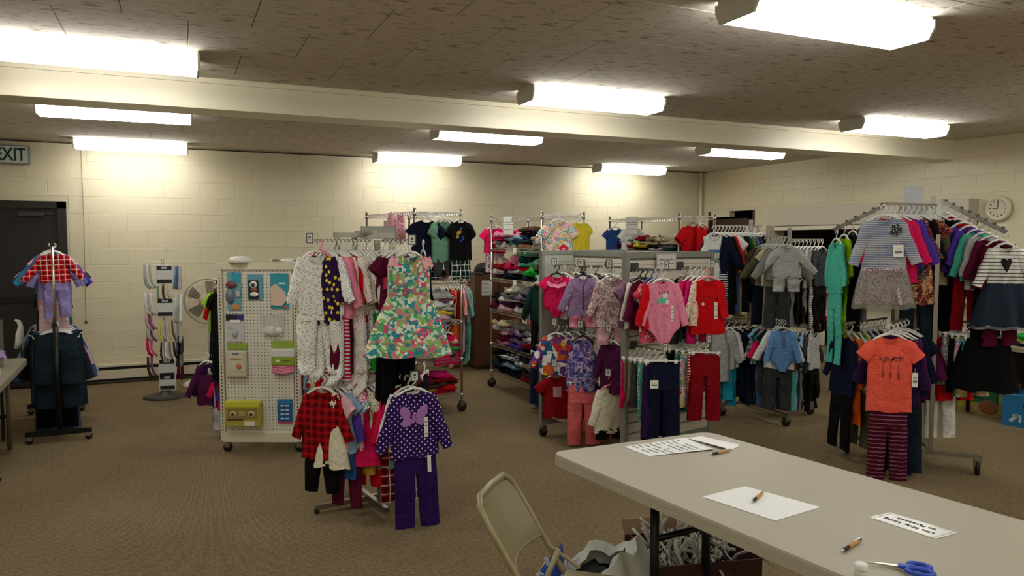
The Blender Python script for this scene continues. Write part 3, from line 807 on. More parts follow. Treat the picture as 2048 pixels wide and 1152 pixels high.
arm(A1t, A1r, [
    'sleeper:white:spotted:light grey@sc=1.0;W=.25;ul=.36;ang=20;ps=1.1;lab=white sleeper with small dark prints',
    'shirt:dark purple:spotted:yellow@ps=.55;L=.42;h=pink;lab=dark purple top with big yellow spots',
    'sleeper:white:dotted:navy@ul=.42;ps=1.6;lab=white sleeper dotted navy',
    'shirt:white:flecked:light blue@trim=light blue;under=leggings/maroon', 'jacket:pink:plain@under=pants/hot pink/striped', 'shirt:salmon:plain@under=leggings/burgundy',
    'sleeper:white:flecked:pink@ul=.46', 'shirt:red:plain@L=.42;under=shorts/orange', 'sleeper:white:dotted:red@ul=.5;h=white;ps=1.5',
    'shirt:cream:plain@under=pants/dark grey', 'sleeper:white:flecked:hot pink@ul=.36;ps=.7', 'shirt:white:dotted:green@ul=.3;under=pants/tan', 'shirt:pale pink:flecked:white@under=pants/dark grey/plaid;ul=.3', 'shirt:light grey:plain'], 'upper left arm of nearest rack', G1, -52, first_yaw=-14, first_kw=dict(det=2, fold=.008))
fd = arm(A2t, A2r, [
    'dress:green:tropical:@sc=1.08;skl=.31;skf=2.2;ps=.85;lab=green and pink tropical floral sundress',
    'dress:white:plain@skirt=pale pink/flecked;h=white;lab=white strappy dress',
    'tee:maroon:plain@under=leggings/black;ul=.62;sc=.95', 'tee:maroon:plain@under=pants/black;ul=.66;sc=.9', 'dress:green:plain@L=.45;sc=.95;skf=1.2',
    'dress:green:plain@L=.46;sc=.9;skf=1.2', 'shirt:cream:flecked:green'], 'upper front arm of nearest rack', G1, 0, first_yaw=-4, first_kw=dict(det=3, T=.03, fold=.01))
t = fd[0][0]
for x in (-.085, .085):     # frilled shoulder straps
    MB().loft(4, 5, lambda v, u, s, x=x: (x * (1 + .25 * v) + u * .03, s * .02 - .0, -.10 - v * .06 + .012 * math.sin(8 * u))).build('shoulder_frill', cloth('pale pink', 'flecked', 'salmon'), t, True)
arm(A3t, A3r, [
    'shirt:dark red:plaid:red@L=.42;under=leggings/black;ul=.2;lab=dark red and black plaid shirt over black leggings;ps=1.2', 'dress:cream:spotted:black@skirt=cream;ps=.8;sc=.9',
    'tee:pale pink:plain', 'tee:light blue:plain@under=shorts/blue;L=.38', 'shirt:violet:plain@L=.42', 'tee:pink:candy@under=leggings/maroon', 'onesie:cream:candy@L=.4', 'dress:hot pink:plain@sc=.9',
    'tee:cream:flecked:grey@under=shorts/mustard', 'tee:magenta:plain@under=pants/red;ul=.25', 'tee:turquoise:plain', 'dress:light blue:plain@skirt=sage green;sc=.95;skf=2', 'shirt:navy:plain@under=skirt/red'],
    'lower left arm of nearest rack', G1, -50, first_yaw=-35)
fp = arm(A4t, A4r, [
    'sweater:purple:dotted:white@sc=1.08;under=pants/purple;ul=.4;lab=purple white-dotted butterfly sweatshirt over purple trousers;ps=.95',
    'shirt:white:flecked:grey@sc=1.0;L=.36', 'sweater:hot pink:plain@L=.37', 'sweater:red:plain@under=pants/dark red/plaid;ul=.35', 'pants:black:plain@L=.5;W=.27', 'jacket:hot pink:plain', 'pants:black:plain@L=.52'],
    'lower front arm of nearest rack', G1, 2, first_yaw=-2, first_kw=dict(det=3, T=.026, fold=.006))
t, fr, zt = fp[0]
BF = mat('butterfly_mauve', 'a874b4', .95, bump=.3, bscale=120)
for nm, poly in (('wing', ell(-.058, -.205, .042, .030, rot=2.0)), ('wing', ell(.048, -.205, .056, .030, rot=.75)), ('wing', ell(-.05, -.262, .036, .026, rot=.35)), ('wing', ell(.03, -.258, .03, .024, rot=-.5)), ('butterfly_body', ell(-.008, -.235, .010, .034))):
    shape_patch(t, nm, BF, poly, fr, .004)
size_strip(t, fr, .065, -.24, .12, .024)
# strip on the purple trousers, pink card on the maroon top
MB().box((.075, -.03, -.52), (.022, .002, .1)).build('size_strip', mat('strip_white', 'e4e2d8', .35), t)
t5 = fd[2][0]; hang_tag(t5, -.09, -.22, -.05, .055, .07, 'd02850', 'pink_card')
# right arm seen edge-on behind
arm(Vector((1.5, 4.72, AU)), Vector((1.28, 4.69, AU)), ['shirt:black:plain@under=skirt/black', 'shirt:dark grey:plain', 'shirt:navy:plain'], 'upper right arm of nearest rack', G1, 85)
arm(Vector((1.5, 4.72, AL)), Vector((1.28, 4.69, AL)), ['pants:black:plain@L=.46', 'pants:dark grey:plain'], 'lower right arm of nearest rack', G1, 60)

# ================================================================== G: pegboard display
GR = R(-25)
gd = thing('pegboard_display', 'cream pegboard display stand on casters hung with baby goods', 'display stand', (.585, 6.16, 0), GR)
GM = mat('display_cream', 'd6cfb8', .5)
PB = mat('pegboard_white', 'd8d4c6', .55)
GW = .30; GT = 1.52
MB().b2((-GW + .03, -.012, .16), (GW - .03, .0, GT - .05)).build('pegboard', PB, gd)
for s in (-1, 1):
    up = MB().b2((s * GW - .018, -.022, .1), (s * GW + .018, .03, GT - .03)).build('upright', GM, gd)
    sl = MB()
    for k in range(48): sl.box((s * GW, -.0225, .16 + k * .027), (.007, .002, .016))
    tag(sl.build('slots', mat('slot_dark', '1c1a14', .8), up), kind='stuff')
MB().b2((-GW - .02, -.03, GT - .05), (GW + .02, .035, GT)).build('top_rail', GM, gd)
MB().b2((-GW, -.028, .09), (GW, .03, .165)).build('bottom_rail', GM, gd)
hl = MB()
for i in range(20):
    for k in range(50):
        x = -GW + .045 + i * .0272; z = .19 + k * .0258
        if x < GW - .04: hl.add([(x + .0042 * math.cos(a * PI / 3), -.0128, z + .0042 * math.sin(a * PI / 3)) for a in range(6)], [(5, 4, 3, 2, 1, 0)])
tag(hl.build('peg_holes', mat('hole_dark', '2a261c', .9), gd), kind='stuff')
for x in (-GW + .02, GW - .0): caster(gd, (x, .02, 0), .035)
# spine and back end of the stand
MB().b2((.30, .3, .05), (.34, .34, GT + .01)).build('rear_post', GM, gd)
MB().b2((.30, .04, GT - .05), (.36, .34, GT + .0)).build('side_rail', GM, gd)
MB().b2((.28, -.02, .09), (.35, .45, .14)).build('foot', GM, gd)
caster(gd, (.32, .36, 0), .03)
sp = MB()
for k in range(12): sp.b2((-.02, .04 + k * .1, .2), (-.014, .046 + k * .1, GT - .06))
for k in range(16): sp.b2((-.02, .04, .2 + k * .08), (-.014, 1.2, .206 + k * .08))
tag(sp.build('centre_grid', mat('grid_grey', '6c6858', .5), gd), kind='stuff')
MB().b2((-GW + .1, 1.2, .1), (GW + .22, 1.24, GT)).build('rear_panel', PB, gd)
MB().b2((-.02, .04, .1), (.02, 1.2, .16)).build('spine', GM, gd)
for x in (-.2, .4): caster(gd, (x, 1.2, 0), .03)
bpy.context.view_layer.update()
GMX = gd.matrix_basis.copy()
def onboard(name, label, x, z, w_, h, cat='package'):
    t = thing(name, label, cat, GMX @ Vector((x, -.016, z)), GR, group='packages on the pegboard')
    MB().tube([(0, .004, h / 2 - .008), (0, -.03, h / 2 - .005), (0, -.036, h / 2 + .004)], .0022, 5).build('peg_hook', DCHROME, t)
    return t
def card(t, w_, h, c, z=0, y=-.006, name='card', th=.003, x=0, r=0):
    return MB().box((x, y, z), (w_, th, h)).build(name, mat('card ' + c, c, .45), t, rot=(0, r, 0))
def blob(t, c, x, z, a, b_, d=.02, y=-.016, name='moulded_item', n=14, rough=.4):
    return MB().lathe([(.01, -d), (.7, -d * .8), (1, 0), (.9, d * .5)], (0, 0, 0), n, M=Matrix.Diagonal((a, b_, 1)).to_3x3()).build(name, mat('item ' + c, c, rough), t, True, loc=(x, y, z), rot=(PI / 2 * -1 + PI, 0, 0))
t = onboard('baby_care_pack', 'teal carded baby care pack, top left of the pegboard', -.185, 1.30, .11, .3)
card(t, .11, .3, '64a0a8'); card(t, .06, .07, '2c98b4', .105, -.009, 'logo_panel', x=.02)
blob(t, '7c3c44', -.02, .05, .045, .028); blob(t, '6c7480', -.03, -.04, .036, .06); card(t, .03, .05, 'b8b0b0', -.02, -.02, 'insert', x=.035); card(t, .06, .035, 'c88c50', -.125, -.01, 'picture', x=.01)
t = onboard('baby_shoe_pack', 'teal carded pack with black and white rattle, top middle of the pegboard', -.02, 1.33, .12, .22)
card(t, .12, .2, '5c9cb0', .0); card(t, .08, .15, '241c18', -.02, -.01, 'backing', x=-.01)
blob(t, 'e8e4dc', -.005, .02, .03, .03, .014, -.022, 'ring'); blob(t, '503830', -.005, .02, .015, .015, .012, -.034, 'ring_hole'); blob(t, 'ece8e0', 0, -.055, .034, .02, .012, -.022, 'grip'); blob(t, '8c5c54', .0, -.018, .03, .016, .016, -.024, 'charm')
t = onboard('towel_pack', 'large teal carded pack with cream cloth, top right of the pegboard', .175, 1.30, .14, .28)
card(t, .14, .28, '2c94a8'); MB().prism([(-.065, -.11), (.02, -.12), (.06, -.07), (.045, -.01), (-.03, .06), (-.065, .03)], .008, .02).build('folded_cloth', mat('cream_cloth', 'd8bcac', .9), t, rot=(PI / 2, 0, 0)); card(t, .02, .02, 'd05840', -.125, -.01, 'sticker', x=.05)
card(t, .05, .012, 'd8e8ec', .06, -.009, 'print', x=.02)
t = onboard('white_baby_pack', 'white and navy baby pack, second row left of the pegboard', -.185, 1.005, .14, .21)
card(t, .14, .21, 'c4c4c6'); card(t, .14, .05, '14141c', .085, -.009, 'header'); card(t, .05, .045, '28307c', .085, -.0095, 'header_end', x=.045); card(t, .085, .022, 'eceae6', .055, -.0125, 'price_label', x=.005)
blob(t, 'b0b0b4', .0, -.04, .02, .035); card(t, .05, .006, '8c8c90', -.0, -.0085, 'print', x=-.035)
t = onboard('cotton_bag', 'clear bag of white cotton, second row right of the pegboard', .115, 1.03, .2, .17)
card(t, .19, .008, 'b4b4ac', .075, -.01, 'zip_seal'); MB().grid(12, 10, lambda a, b: ((a - .5) * (.2 - .05 * b), -.015 - .03 * math.sin(PI * a) * b * (1.2 - b) + .006 * math.sin(a * 13 + b * 4), .075 - .16 * b)).build('bag_film', mat('clear_film', 'd6d8d4', .18, alpha=.5), t, True)
blob(t, 'dcdad4', 0, -.045, .08, .04, .03, -.012, 'cotton', rough=.95)
t = onboard('lime_pack', 'lime-topped clear case with peach print, third row left of the pegboard', -.17, .745, .16, .25)
card(t, .16, .05, '8ca43c', .115); MB().b2((-.08, -.045, -.125), (.08, -.006, .085)).build('clear_case', mat('case_beige', 'c8c0aa', .3), t, bevel=.012); card(t, .12, .13, 'd0c8b4', -.01, -.046, 'front_print'); blob(t, 'c07c50', .025, -.04, .024, .024, .003, -.049, 'picture'); card(t, .09, .012, 'a88c6c', .02, -.049, 'print'); card(t, .05, .01, '4c6c80', .06, -.048, 'print')
t = onboard('pink_blanket_pack', 'lime and white banded pack of pink cloth, third row right of the pegboard', .2, .77, .19, .26)
card(t, .18, .06, '90a83c', .105); MB().b2((-.09, -.05, .01), (.09, -.006, .075)).build('white_band', mat('band_white', 'd8d8d4', .6), t, bevel=.01); MB().b2((-.088, -.052, -.055), (.088, -.006, .01)).build('lime_band', mat('band_lime', '8aa22c', .6), t, bevel=.006)
blob(t, 'e8e8e0', -.035, -.02, .014, .014, .002, -.054, 'logo'); card(t, .06, .006, '5c7420', -.018, -.054, 'print', x=.03)
fb = MB(); 
for k in range(3): fb.tube([(-.085, -.03, -.065 - k * .02), (0, -.035, -.072 - k * .022), (.085, -.03, -.063 - k * .018)], [.012, .018, .012], 8)
fb.build('folded_pink_cloth', cloth('pink'), t, True)
t = onboard('yellow_toy_box', 'wide yellow-green boxed set with a price label, bottom left of the pegboard', -.12, .33, .3, .24)
MB().b2((-.14, -.07, -.1), (.14, -.006, .08)).build('box', mat('box_yellowgreen', 'a8a03c', .5), t, bevel=.003)
MB().b2((-.14, -.078, .055), (.14, -.004, .1)).build('flap', mat('flap_yellow', 'c8c83c', .5), t, bevel=.004); card(t, .13, .01, '40381c', -.045, -.072, 'print', x=-.06); card(t, .08, .035, 'e4e0d4', -.075, -.073, 'price_label', x=.06)
card(t, .24, .08, '8c7c48', .0, -.0705, 'window')
for x in (-.07, .075): blob(t, 'c8bc84', x, -.0, .03, .024, .006, -.074, 'picture'); blob(t, '4c3c28', x, -.0, .014, .012, .003, -.081, 'picture')
card(t, .05, .035, 'b49c5c', .005, -.073, 'picture', x=0)
t = onboard('blue_blister_card', 'blue card of white clips with red strip, bottom right of the pegboard', .2, .34, .11, .2)
card(t, .12, .19, '1c5c9c'); card(t, .12, .012, 'c82c50', -.092, -.008, 'red_strip'); card(t, .1, .03, '2878b4', .075, -.012, 'header')
for k in range(4):
    for s in (-1, 1): MB().box((s * .019 , -.012, .045 - k * .035), (.03, .01, .013)).build('clip', mat('clip_white', 'b8ccdc', .4), t, bevel=.002)
# white things on top
b = MB(); b.lathe([(.085, 0), (.09, .02), (.07, .045), (.03, .055), (.005, .056)], n=20)
tag(b.build('plastic_dome', mat('dome', 'dcdacc', .4, alpha=.9), None, True, loc=GMX @ Vector((-.14, .0, GT + .001)), rot=(0, 0, GR)), 'small white plastic dome on top of the pegboard display', 'lid')
tag(MB().grid(10, 8, lambda a, b: ((a - .5) * .26, (b - .5) * .12, .012 + .012 * math.sin(a * 9 + b * 5) + .016 * math.sin(a * 4) * a)).build('crumpled_bag', mat('bag_white', 'dcdad0', .5), None, True, loc=GMX @ Vector((.22, .06, GT + .006)), rot=(0, 0, GR)), 'crumpled clear bag lying on the right of the pegboard display', 'bag')
gp = lambda x, y, z: GMX @ Vector((x, y, z))
G2 = 'garments on the pegboard display'
arm(gp(-.53, .50, 1.36), gp(-.40, .2, 1.36), ['cardigan:red:plain@L=.42;h=black', 'tee:lime green:plain@under=pants/navy;ul=.36;h=black', 'tee:black:plain@under=pants/black;h=black'], 'upper left side of pegboard display', G2, -62, jit=3)
arm(gp(-.60, .40, .74), gp(-.32, .3, .74), ['shirt:plum:plain@sc=1.0;L=.36;ang=22', 'shirt:dark purple:plain', 'tee:light grey:plain@under=pants/light grey;ul=.2', 'shirt:hot pink:plain@L=.4', 'shirt:violet:plain@L=.36'], 'lower left side of pegboard display', G2, -45, jit=3)
arm(gp(.20, .40, 1.46), gp(.44, .6, 1.46), ['shirt:white:striped:navy@L=.28;ps=1.3;under=skirt/hot pink/dotted;ul=.2', 'tee:cream:plain@under=leggings/black', 'tee:red:plain@under=leggings/black', 'shirt:pale pink:plain', 'shirt:black:plain'], 'upper right side of pegboard display', G2, 20, jit=3)
arm(gp(.24, .36, .84), gp(.44, .5, .84), ['shirt:navy:fair isle', 'shirt:hot pink:plain@L=.3', 'shirt:light blue:plain@L=.34', 'shirt:red:plain@L=.44', 'pants:red:plain'], 'lower right side of pegboard display', G2, 30, jit=3)

# ================================================================== S: slatwall display
PH = R(12); pv = Vector((math.cos(PH), math.sin(PH), 0)); uv = Vector((math.sin(PH), -math.cos(PH), 0))
S0 = Vector((2.85, 5.67, 0)); S1 = S0 + uv * 1.0
sd_ = thing('slatwall_display', 'grey-framed slatwall display stand on casters in the middle of the room', 'display stand', S0, PH)
SLAT = mat('slat_cream', 'd2cdba', .45); SFR = mat('frame_grey', '84857c', .45); SP = mat('panel_grey', 'a8a89c', .5)
SH_, SB_ = 1.60, .13
def slat_panel(L0, L1, fy, axis, dirn):
    """slats between two stations; axis 'p' = along local x at y=fy, 'u' = along -y at x=fy"""
    n = 17; hgt = (SH_ - .06 - SB_) / n
    for k in range(n):
        z0 = SB_ + .02 + k * hgt; z1 = z0 + hgt - .012
        if axis == 'p': b = MB().b2((L0, fy - .010, z0), (L1, fy + .004, z1))
        else: b = MB().b2((fy - .010, -L1, z0), (fy + .004, -L0, z1))
        b.build('slat', SLAT, sd_, bevel=.003)
# left end panel (smooth), centre slat panel, right end panel (slatted, nearer)
MB().b2((.0, -.012, SB_), (.98, .012, SH_)).build('end_panel', SP, sd_)
for x in (0, .98): MB().b2((x - .014, -.02, SB_ - .02), (x + .014, .02, SH_ + .01)).build('frame_post', SFR, sd_)
MB().b2((-.01, -.018, SH_ - .02), (.99, .018, SH_ + .012)).build('frame_rail', SFR, sd_); MB().b2((-.01, -.018, SB_ - .03), (.99, .018, SB_ + .015)).build('frame_rail', SFR, sd_)
CX = .36
MB().b2((CX, -.99, SB_), (CX + .014, -.02, SH_ - .03)).build('centre_panel', mat('panel_back', '8c8a7c', .6), sd_)
slat_panel(.02, .985, CX, 'u', 0)
MB().b2((CX - .014, -.99, SH_ - .035), (CX + .02, -.0, SH_ + .005)).build('frame_rail', SFR, sd_)
MB().b2((0, -1.0, SB_), (.98, -.99, SH_ - .02)).build('end_panel', mat('panel_back', '8c8a7c', .6), sd_)
slat_panel(.015, .965, -1.005, 'p', 0)
for x in (0, .98): MB().b2((x - .02, -1.03, SB_ - .02), (x + .012, -.98, SH_ + .01)).build('frame_post', SFR, sd_)
MB().b2((-.015, -1.028, SH_ - .035), (.99, -.985, SH_ + .012)).build('frame_rail', SFR, sd_); MB().b2((-.015, -1.02, SB_ - .03), (.99, -.985, SB_ + .02)).build('frame_rail', SFR, sd_)
for p in ((.02, 0, 0), (.96, 0, 0), (.02, -1, 0), (.96, -1, 0)): caster(sd_, p, .04, RUBBER)
bpy.context.view_layer.update(); SM = sd_.matrix_basis.copy()
SX = lambda x, y, z: SM @ Vector((x, y, z))
def faceout(x, y, z, dx, dy, ln, plate=True):
    e = (x + dx * ln, y + dy * ln, z)
    o = MB().tube([(x, y, z), e], .006, 6).tube([(x, y, z + .03), (x + dx * (ln + .01), y + dy * (ln + .01), z + .03)], .002, 4).build('hook_arm', DCHROME, sd_)
    MB().box((x - dx * 0 + dx * .012, y + dy * .012, z + .01), (.012 if dx else .07, .07 if dx else .012, .06)).build('bracket', mat('bracket', '3c3a34', .5), sd_)
    if plate: size_plate(sd_, (e[0] + dx * .02, e[1] + dy * .02, z + .03), R(-68) if dx else R(0))
    return SX(*e), SX(x, y, z)
G3 = 'garments on the slatwall display'
u1, u2, u3 = .14, .47, .80
def center(u, z, items, place, ln=.30, yaw=-66, **kw):
    tp, rt = faceout(CX - .015, -u, z, -1, 0, ln)
    return arm(tp, rt, items, place, G3, yaw, jit=3, **kw)
PLC = 'upper %s hook, slatwall left side'
c1 = center(u1, 1.49, ['onesie:hot pink:plain@h=black;L=.36;trim=pink;lab=ruffled hot pink bodysuit', 'onesie:white:flecked:pink', 'onesie:cream:plain@h=tan', 'onesie:white:plain', 'tee:pale pink:dotted:white@h=black'], PLC % 'left', first_yaw=-30, first_kw=dict(det=2))
b = MB(); b.loft(2, 10, lambda v, u, s: (u * (.085 + .02 * v), -.028 * (1 if s < 0 else -.7) * math.sqrt(max(0, 1 - u * u)) * (1 + .3 * v), -.125 - .03 * v - .035 * (1 - u * u) + .004 * math.sin(22 * u))); b.build('ruffle', cloth('pink'), c1[0][0], True)
c2 = center(u2, 1.49, ['cardigan:lilac:plain@h=black;under=pants/pink;ul=.09;L=.32;W=.24;lab=lilac cardigan over pink trousers', 'shirt:white:plain', 'shirt:black:plain@h=black', 'shirt:pale pink:plain', 'shirt:maroon:plain@under=pants/maroon;ul=.1'], PLC % 'middle', first_yaw=-32, first_kw=dict(det=2))
MB().b2((-.004, -.024, -.35), (.004, -.018, -.15)).build('front_placket', cloth('maroon'), c2[0][0])
center(u3, 1.49, ['shirt:pale pink:rose@L=.38;W=.26;under=pants/pale pink;ul=.14;lab=dusty rose floral nightdress over pale pink trousers', 'shirt:pale pink:plain', 'shirt:maroon:plain@under=pants/maroon;ul=.12', 'shirt:cream:plain'], PLC % 'right', first_yaw=-35)
PLC = 'middle-row %s hook, slatwall left side'
center(u1, .98, ['shirt:yellow:meadow@L=.34;W=.26;ps=.34;lab=yellow purple and red flowered top', 'shirt:navy:meadow@ps=.34;lab=blue flowered top', 'tee:salmon:striped:white', 'tee:dark blue:candy'], PLC % 'left', first_yaw=-30)
center(u2, .99, ['tank:violet:fair isle@L=.44;W=.24;h=black;ps=1.2;lab=purple fair-isle knitted dress', 'shirt:cream:flecked:olive', 'shirt:olive:dark floral', 'shirt:black:plain@L=.42'], PLC % 'middle', first_yaw=-28)
center(u3, .99, ['shirt:plum:plain@L=.4', 'tee:olive:flecked:lime green@L=.24', 'shirt:khaki:plain@L=.3', 'shirt:dark grey:plain@L=.42'], PLC % 'right', first_yaw=-75)
PLC = 'bottom-row %s hook, slatwall left side'
l1 = center(u1, .63, ['tee:dark red:plain@L=.36;W=.25;lab=dark red tee with pale print', 'tee:cream:plain@L=.4', 'tee:pale pink:plain', 'tee:white:plain@h=tan'], PLC % 'left', first_yaw=-30)
shape_patch(l1[0][0], 'print', mat('print_silver', 'b8929a', .7), rect(.0, -.22, .035, .045), l1[0][1], .003, 2)
center(u2, .62, ['pants:salmon:plain@L=.50;W=.25;h=clear;T=.02;lab=salmon pink trousers', 'pants:black:plain@L=.3', 'shirt:light grey:plain', 'pants:hot pink:plain'], PLC % 'middle', first_yaw=-20)
center(u3, .64, ['shirt:cream:plain@L=.36;W=.26;h=pink;ang=20;under=pants/black;ul=.05;lab=cream long-sleeved tunic', 'shirt:pink:plain@h=pink', 'shirt:light blue:plain', 'shirt:black:plain', 'shirt:red:plain'], PLC % 'right', first_yaw=-12)
def endp(x, z, items, place, ln=.30, yaw=0, **kw):
    tp, rt = faceout(x, -1.015, z, 0, -1, ln)
    return arm(tp, rt, items, place, G3, PHD + yaw, jit=4, first_yaw=-22, **kw)
PHD = 12
e1 = endp(.07, 1.49, ['longonesie:pink:plain@h=white;L=.46;W=.25;lab=pink bodysuit with deer print', 'sweater:red:plain@h=grey;L=.34', 'tee:hot pink:bandana@h=blue;L=.45;lab=red swirl-print long top', 'shirt:maroon:plain@h=black', 'shirt:white:flecked:pale pink@h=black', 'tee:mauve:plain'], 'upper left hook, slatwall near side', yaw=-6, first_kw=dict(det=3, fold=.008, T=.02))
t, fr, zt = e1[0]
shape_patch(t, 'print', mat('print_mint', '68b8a0', .8), rect(-.01, -.225, .035, .018), fr, .003, 2)
shape_patch(t, 'print', mat('print_white', 'dcd8d0', .8), ell(.01, -.19, .022, .02), fr, .0036, 2)
for a in (-.03, -.012, .004, .03): shape_patch(t, 'print', mat('print_dark', '40343c', .8), ell(a, -.165, .003, .012, 8), fr, .004, 1)
shape_patch(t, 'print', mat('print_white', 'dcd8d0', .8), ell(.025, -.235, .014, .018), fr, .0036, 2)
shape_patch(t, 'print', mat('print_rose', 'c05c74', .8), rect(-.002, -.262, .032, .004), fr, .0032, 1)
size_strip(t, fr, .062, -.26, .12, .02)
e2 = endp(.58, 1.49, ['shirt:red:plain@h=pink;L=.42;W=.26;ang=12;lab=red long-sleeved top with round sticker', 'shirt:cream:flecked:red@L=.36', 'shirt:magenta:plain@under=pants/magenta;ul=.14', 'shirt:hot pink:plain', 'tank:cream:plain@h=tan', 'shirt:burgundy:plain@under=shorts/dark grey'], 'upper right hook, slatwall near side', yaw=-4, first_kw=dict(det=3, fold=.008, T=.02))
t, fr, zt = e2[0]
size_strip(t, fr, .055, -.26, .13, .028); shape_patch(t, 'sticker', mat('sticker_cream', 'e0c8a8', .6), ell(-.045, -.275, .012, .013), fr, .004, 2)
for k, (a, h_) in enumerate(((0, -.20), (-.02, -.215), (.02, -.215), (-.03, -.235), (.03, -.235), (0, -.235))): shape_patch(t, 'print', mat('print_deepred', '98141c', .8), ell(a, h_, .008, .006, 8), fr, .003, 1)
e3 = endp(.07, .90, ['pants:navy:plain@L=.56;W=.235;T=.03;h=white;sc=1.1;lab=navy flared trousers with white tag', 'pants:dark purple:plain@L=.54;W=.24', 'leggings:aqua:flecked:white', 'pants:dark grey:plain@L=.34', 'pants:khaki:plain@L=.3', 'shorts:hot pink:plain@L=.36'], 'lower left hook, slatwall near side', yaw=-6, first_kw=dict(det=2))
hang_tag(e3[0][0], -.06, -.21, -.034, .06, .06, 'ece8dc')
e4 = endp(.56, .92, ['pants:dark red:plain@L=.46;W=.21;T=.03;h=white;sc=1.1;lab=dark red corduroy trousers', 'leggings:red:striped:white@L=.3', 'leggings:red:candy', 'pants:aqua:flecked:black', 'pants:black:plain'], 'lower right hook, slatwall near side', yaw=0, first_kw=dict(det=2))
# signs on the display
def sign(name, label, p, rz, w_, h, lines, size, cat='sign', frame='d0cec6', parent=None, extra=None):
    t = thing(name, label, cat, p, rz)
    MB().box((0, 0, 0), (w_, .004, h)).build('sheet', mat('sign_sheet ' + frame, frame, .5), t)
    MB().box((0, -.0026, h / 2 - .004), (w_ * .96, .001, .002)).box((0, -.0026, -h / 2 + .004), (w_ * .96, .001, .002)).box((-w_ / 2 + .005, -.0026, 0), (.002, .001, h * .94)).box((w_ / 2 - .005, -.0026, 0), (.002, .001, h * .94)).build('border', GREYINK, t)
    for i, ln in enumerate(lines):
        if ln.startswith('#'):      # writing too faint to read in the photograph
            q = random.Random(len(ln) + i); x = -w_ * .36; b = MB()
            while x < w_ * .32:
                d = q.uniform(.012, .028); b.box((x + d / 2, -.0026, (len(lines) - 1) * size * .6 - i * size * 1.2), (d, .001, size * .35)); x += d + .006
            tag(b.build('faint_writing', GREYINK, t), kind='stuff')
        elif ln: text(ln, size, INK, t, (0, -.0025, (len(lines) - 1) * size * .6 - i * size * 1.2), FRONT)
    return t
sign('framed_sign', 'framed sign reading New Items for, on the slatwall near side', SX(.40, -1.045, 1.535), PH, .22, .12, ['New Items for', '#'], .028)
sign('paper_sign', 'small grey sign reading New Items on the slatwall left side', SX(CX - .02, -.86, 1.56), PH - PI / 2, .22, .07, ['New Items'], .026, frame='b8b6ac')

# ================================================================== pinwheel racks (middle and right)
def pinwheel(name, label, C, phi, a, Lb, h, wheel_r, tops):
    t = thing(name, label, 'clothes rack', C, phi)
    pts = [(-a, a), (-a, -a), (a, -a), (a, a)]; out = [(-1, 0), (0, -1), (1, 0), (0, 1)]
    zb = wheel_r * 2.3 + .012
    for i, ((x, y), (ox, oy)) in enumerate(zip(pts, out)):
        MB().b2((x - .014, y - .014, zb), (x + .014, y + .014, tops[i])).build('post', DCHROME, t)
        px, py = pts[(i - 1) % 4]
        bar(t, (px, py, zb), (x + ox * Lb, y + oy * Lb, zb), .028)
        caster(t, (x + ox * (Lb - .03), y + oy * (Lb - .03), 0), wheel_r)
    return t
M_C = Vector((5.2, 5.47, 0)); MPH = R(-4)
rm = pinwheel('clothes_rack', 'chrome four-way clothes rack behind the slatwall display, mid right', M_C, MPH, .125, .33, 1.86, .045, [1.9, 1.84, 1.82, 1.84])
bpy.context.view_layer.update(); MM = rm.matrix_basis.copy(); MX_ = lambda x, y, z: MM @ Vector((x, y, z))
def rackarm(t, mx, p0, p1, wd=.012, studs=0, plate=False):
    b = MB(); d = Vector(p1) - Vector(p0); q = d.to_track_quat('X', 'Z').to_matrix()
    b.box((Vector(p0) + Vector(p1)) / 2, (d.length, .012, wd), M=q); b.build('arm', DCHROME, t)
    for k in range(studs):
        c = Vector(p0).lerp(Vector(p1), (k + .6) / studs)
        MB().box(c + Vector((0, 0, wd / 2 + .006)), (.022, .02, .016)).build('stud', mat('stud', '5c564a', .5), t)
    return mx(*p1), mx(*p0)
G4 = 'garments on the middle chrome rack'
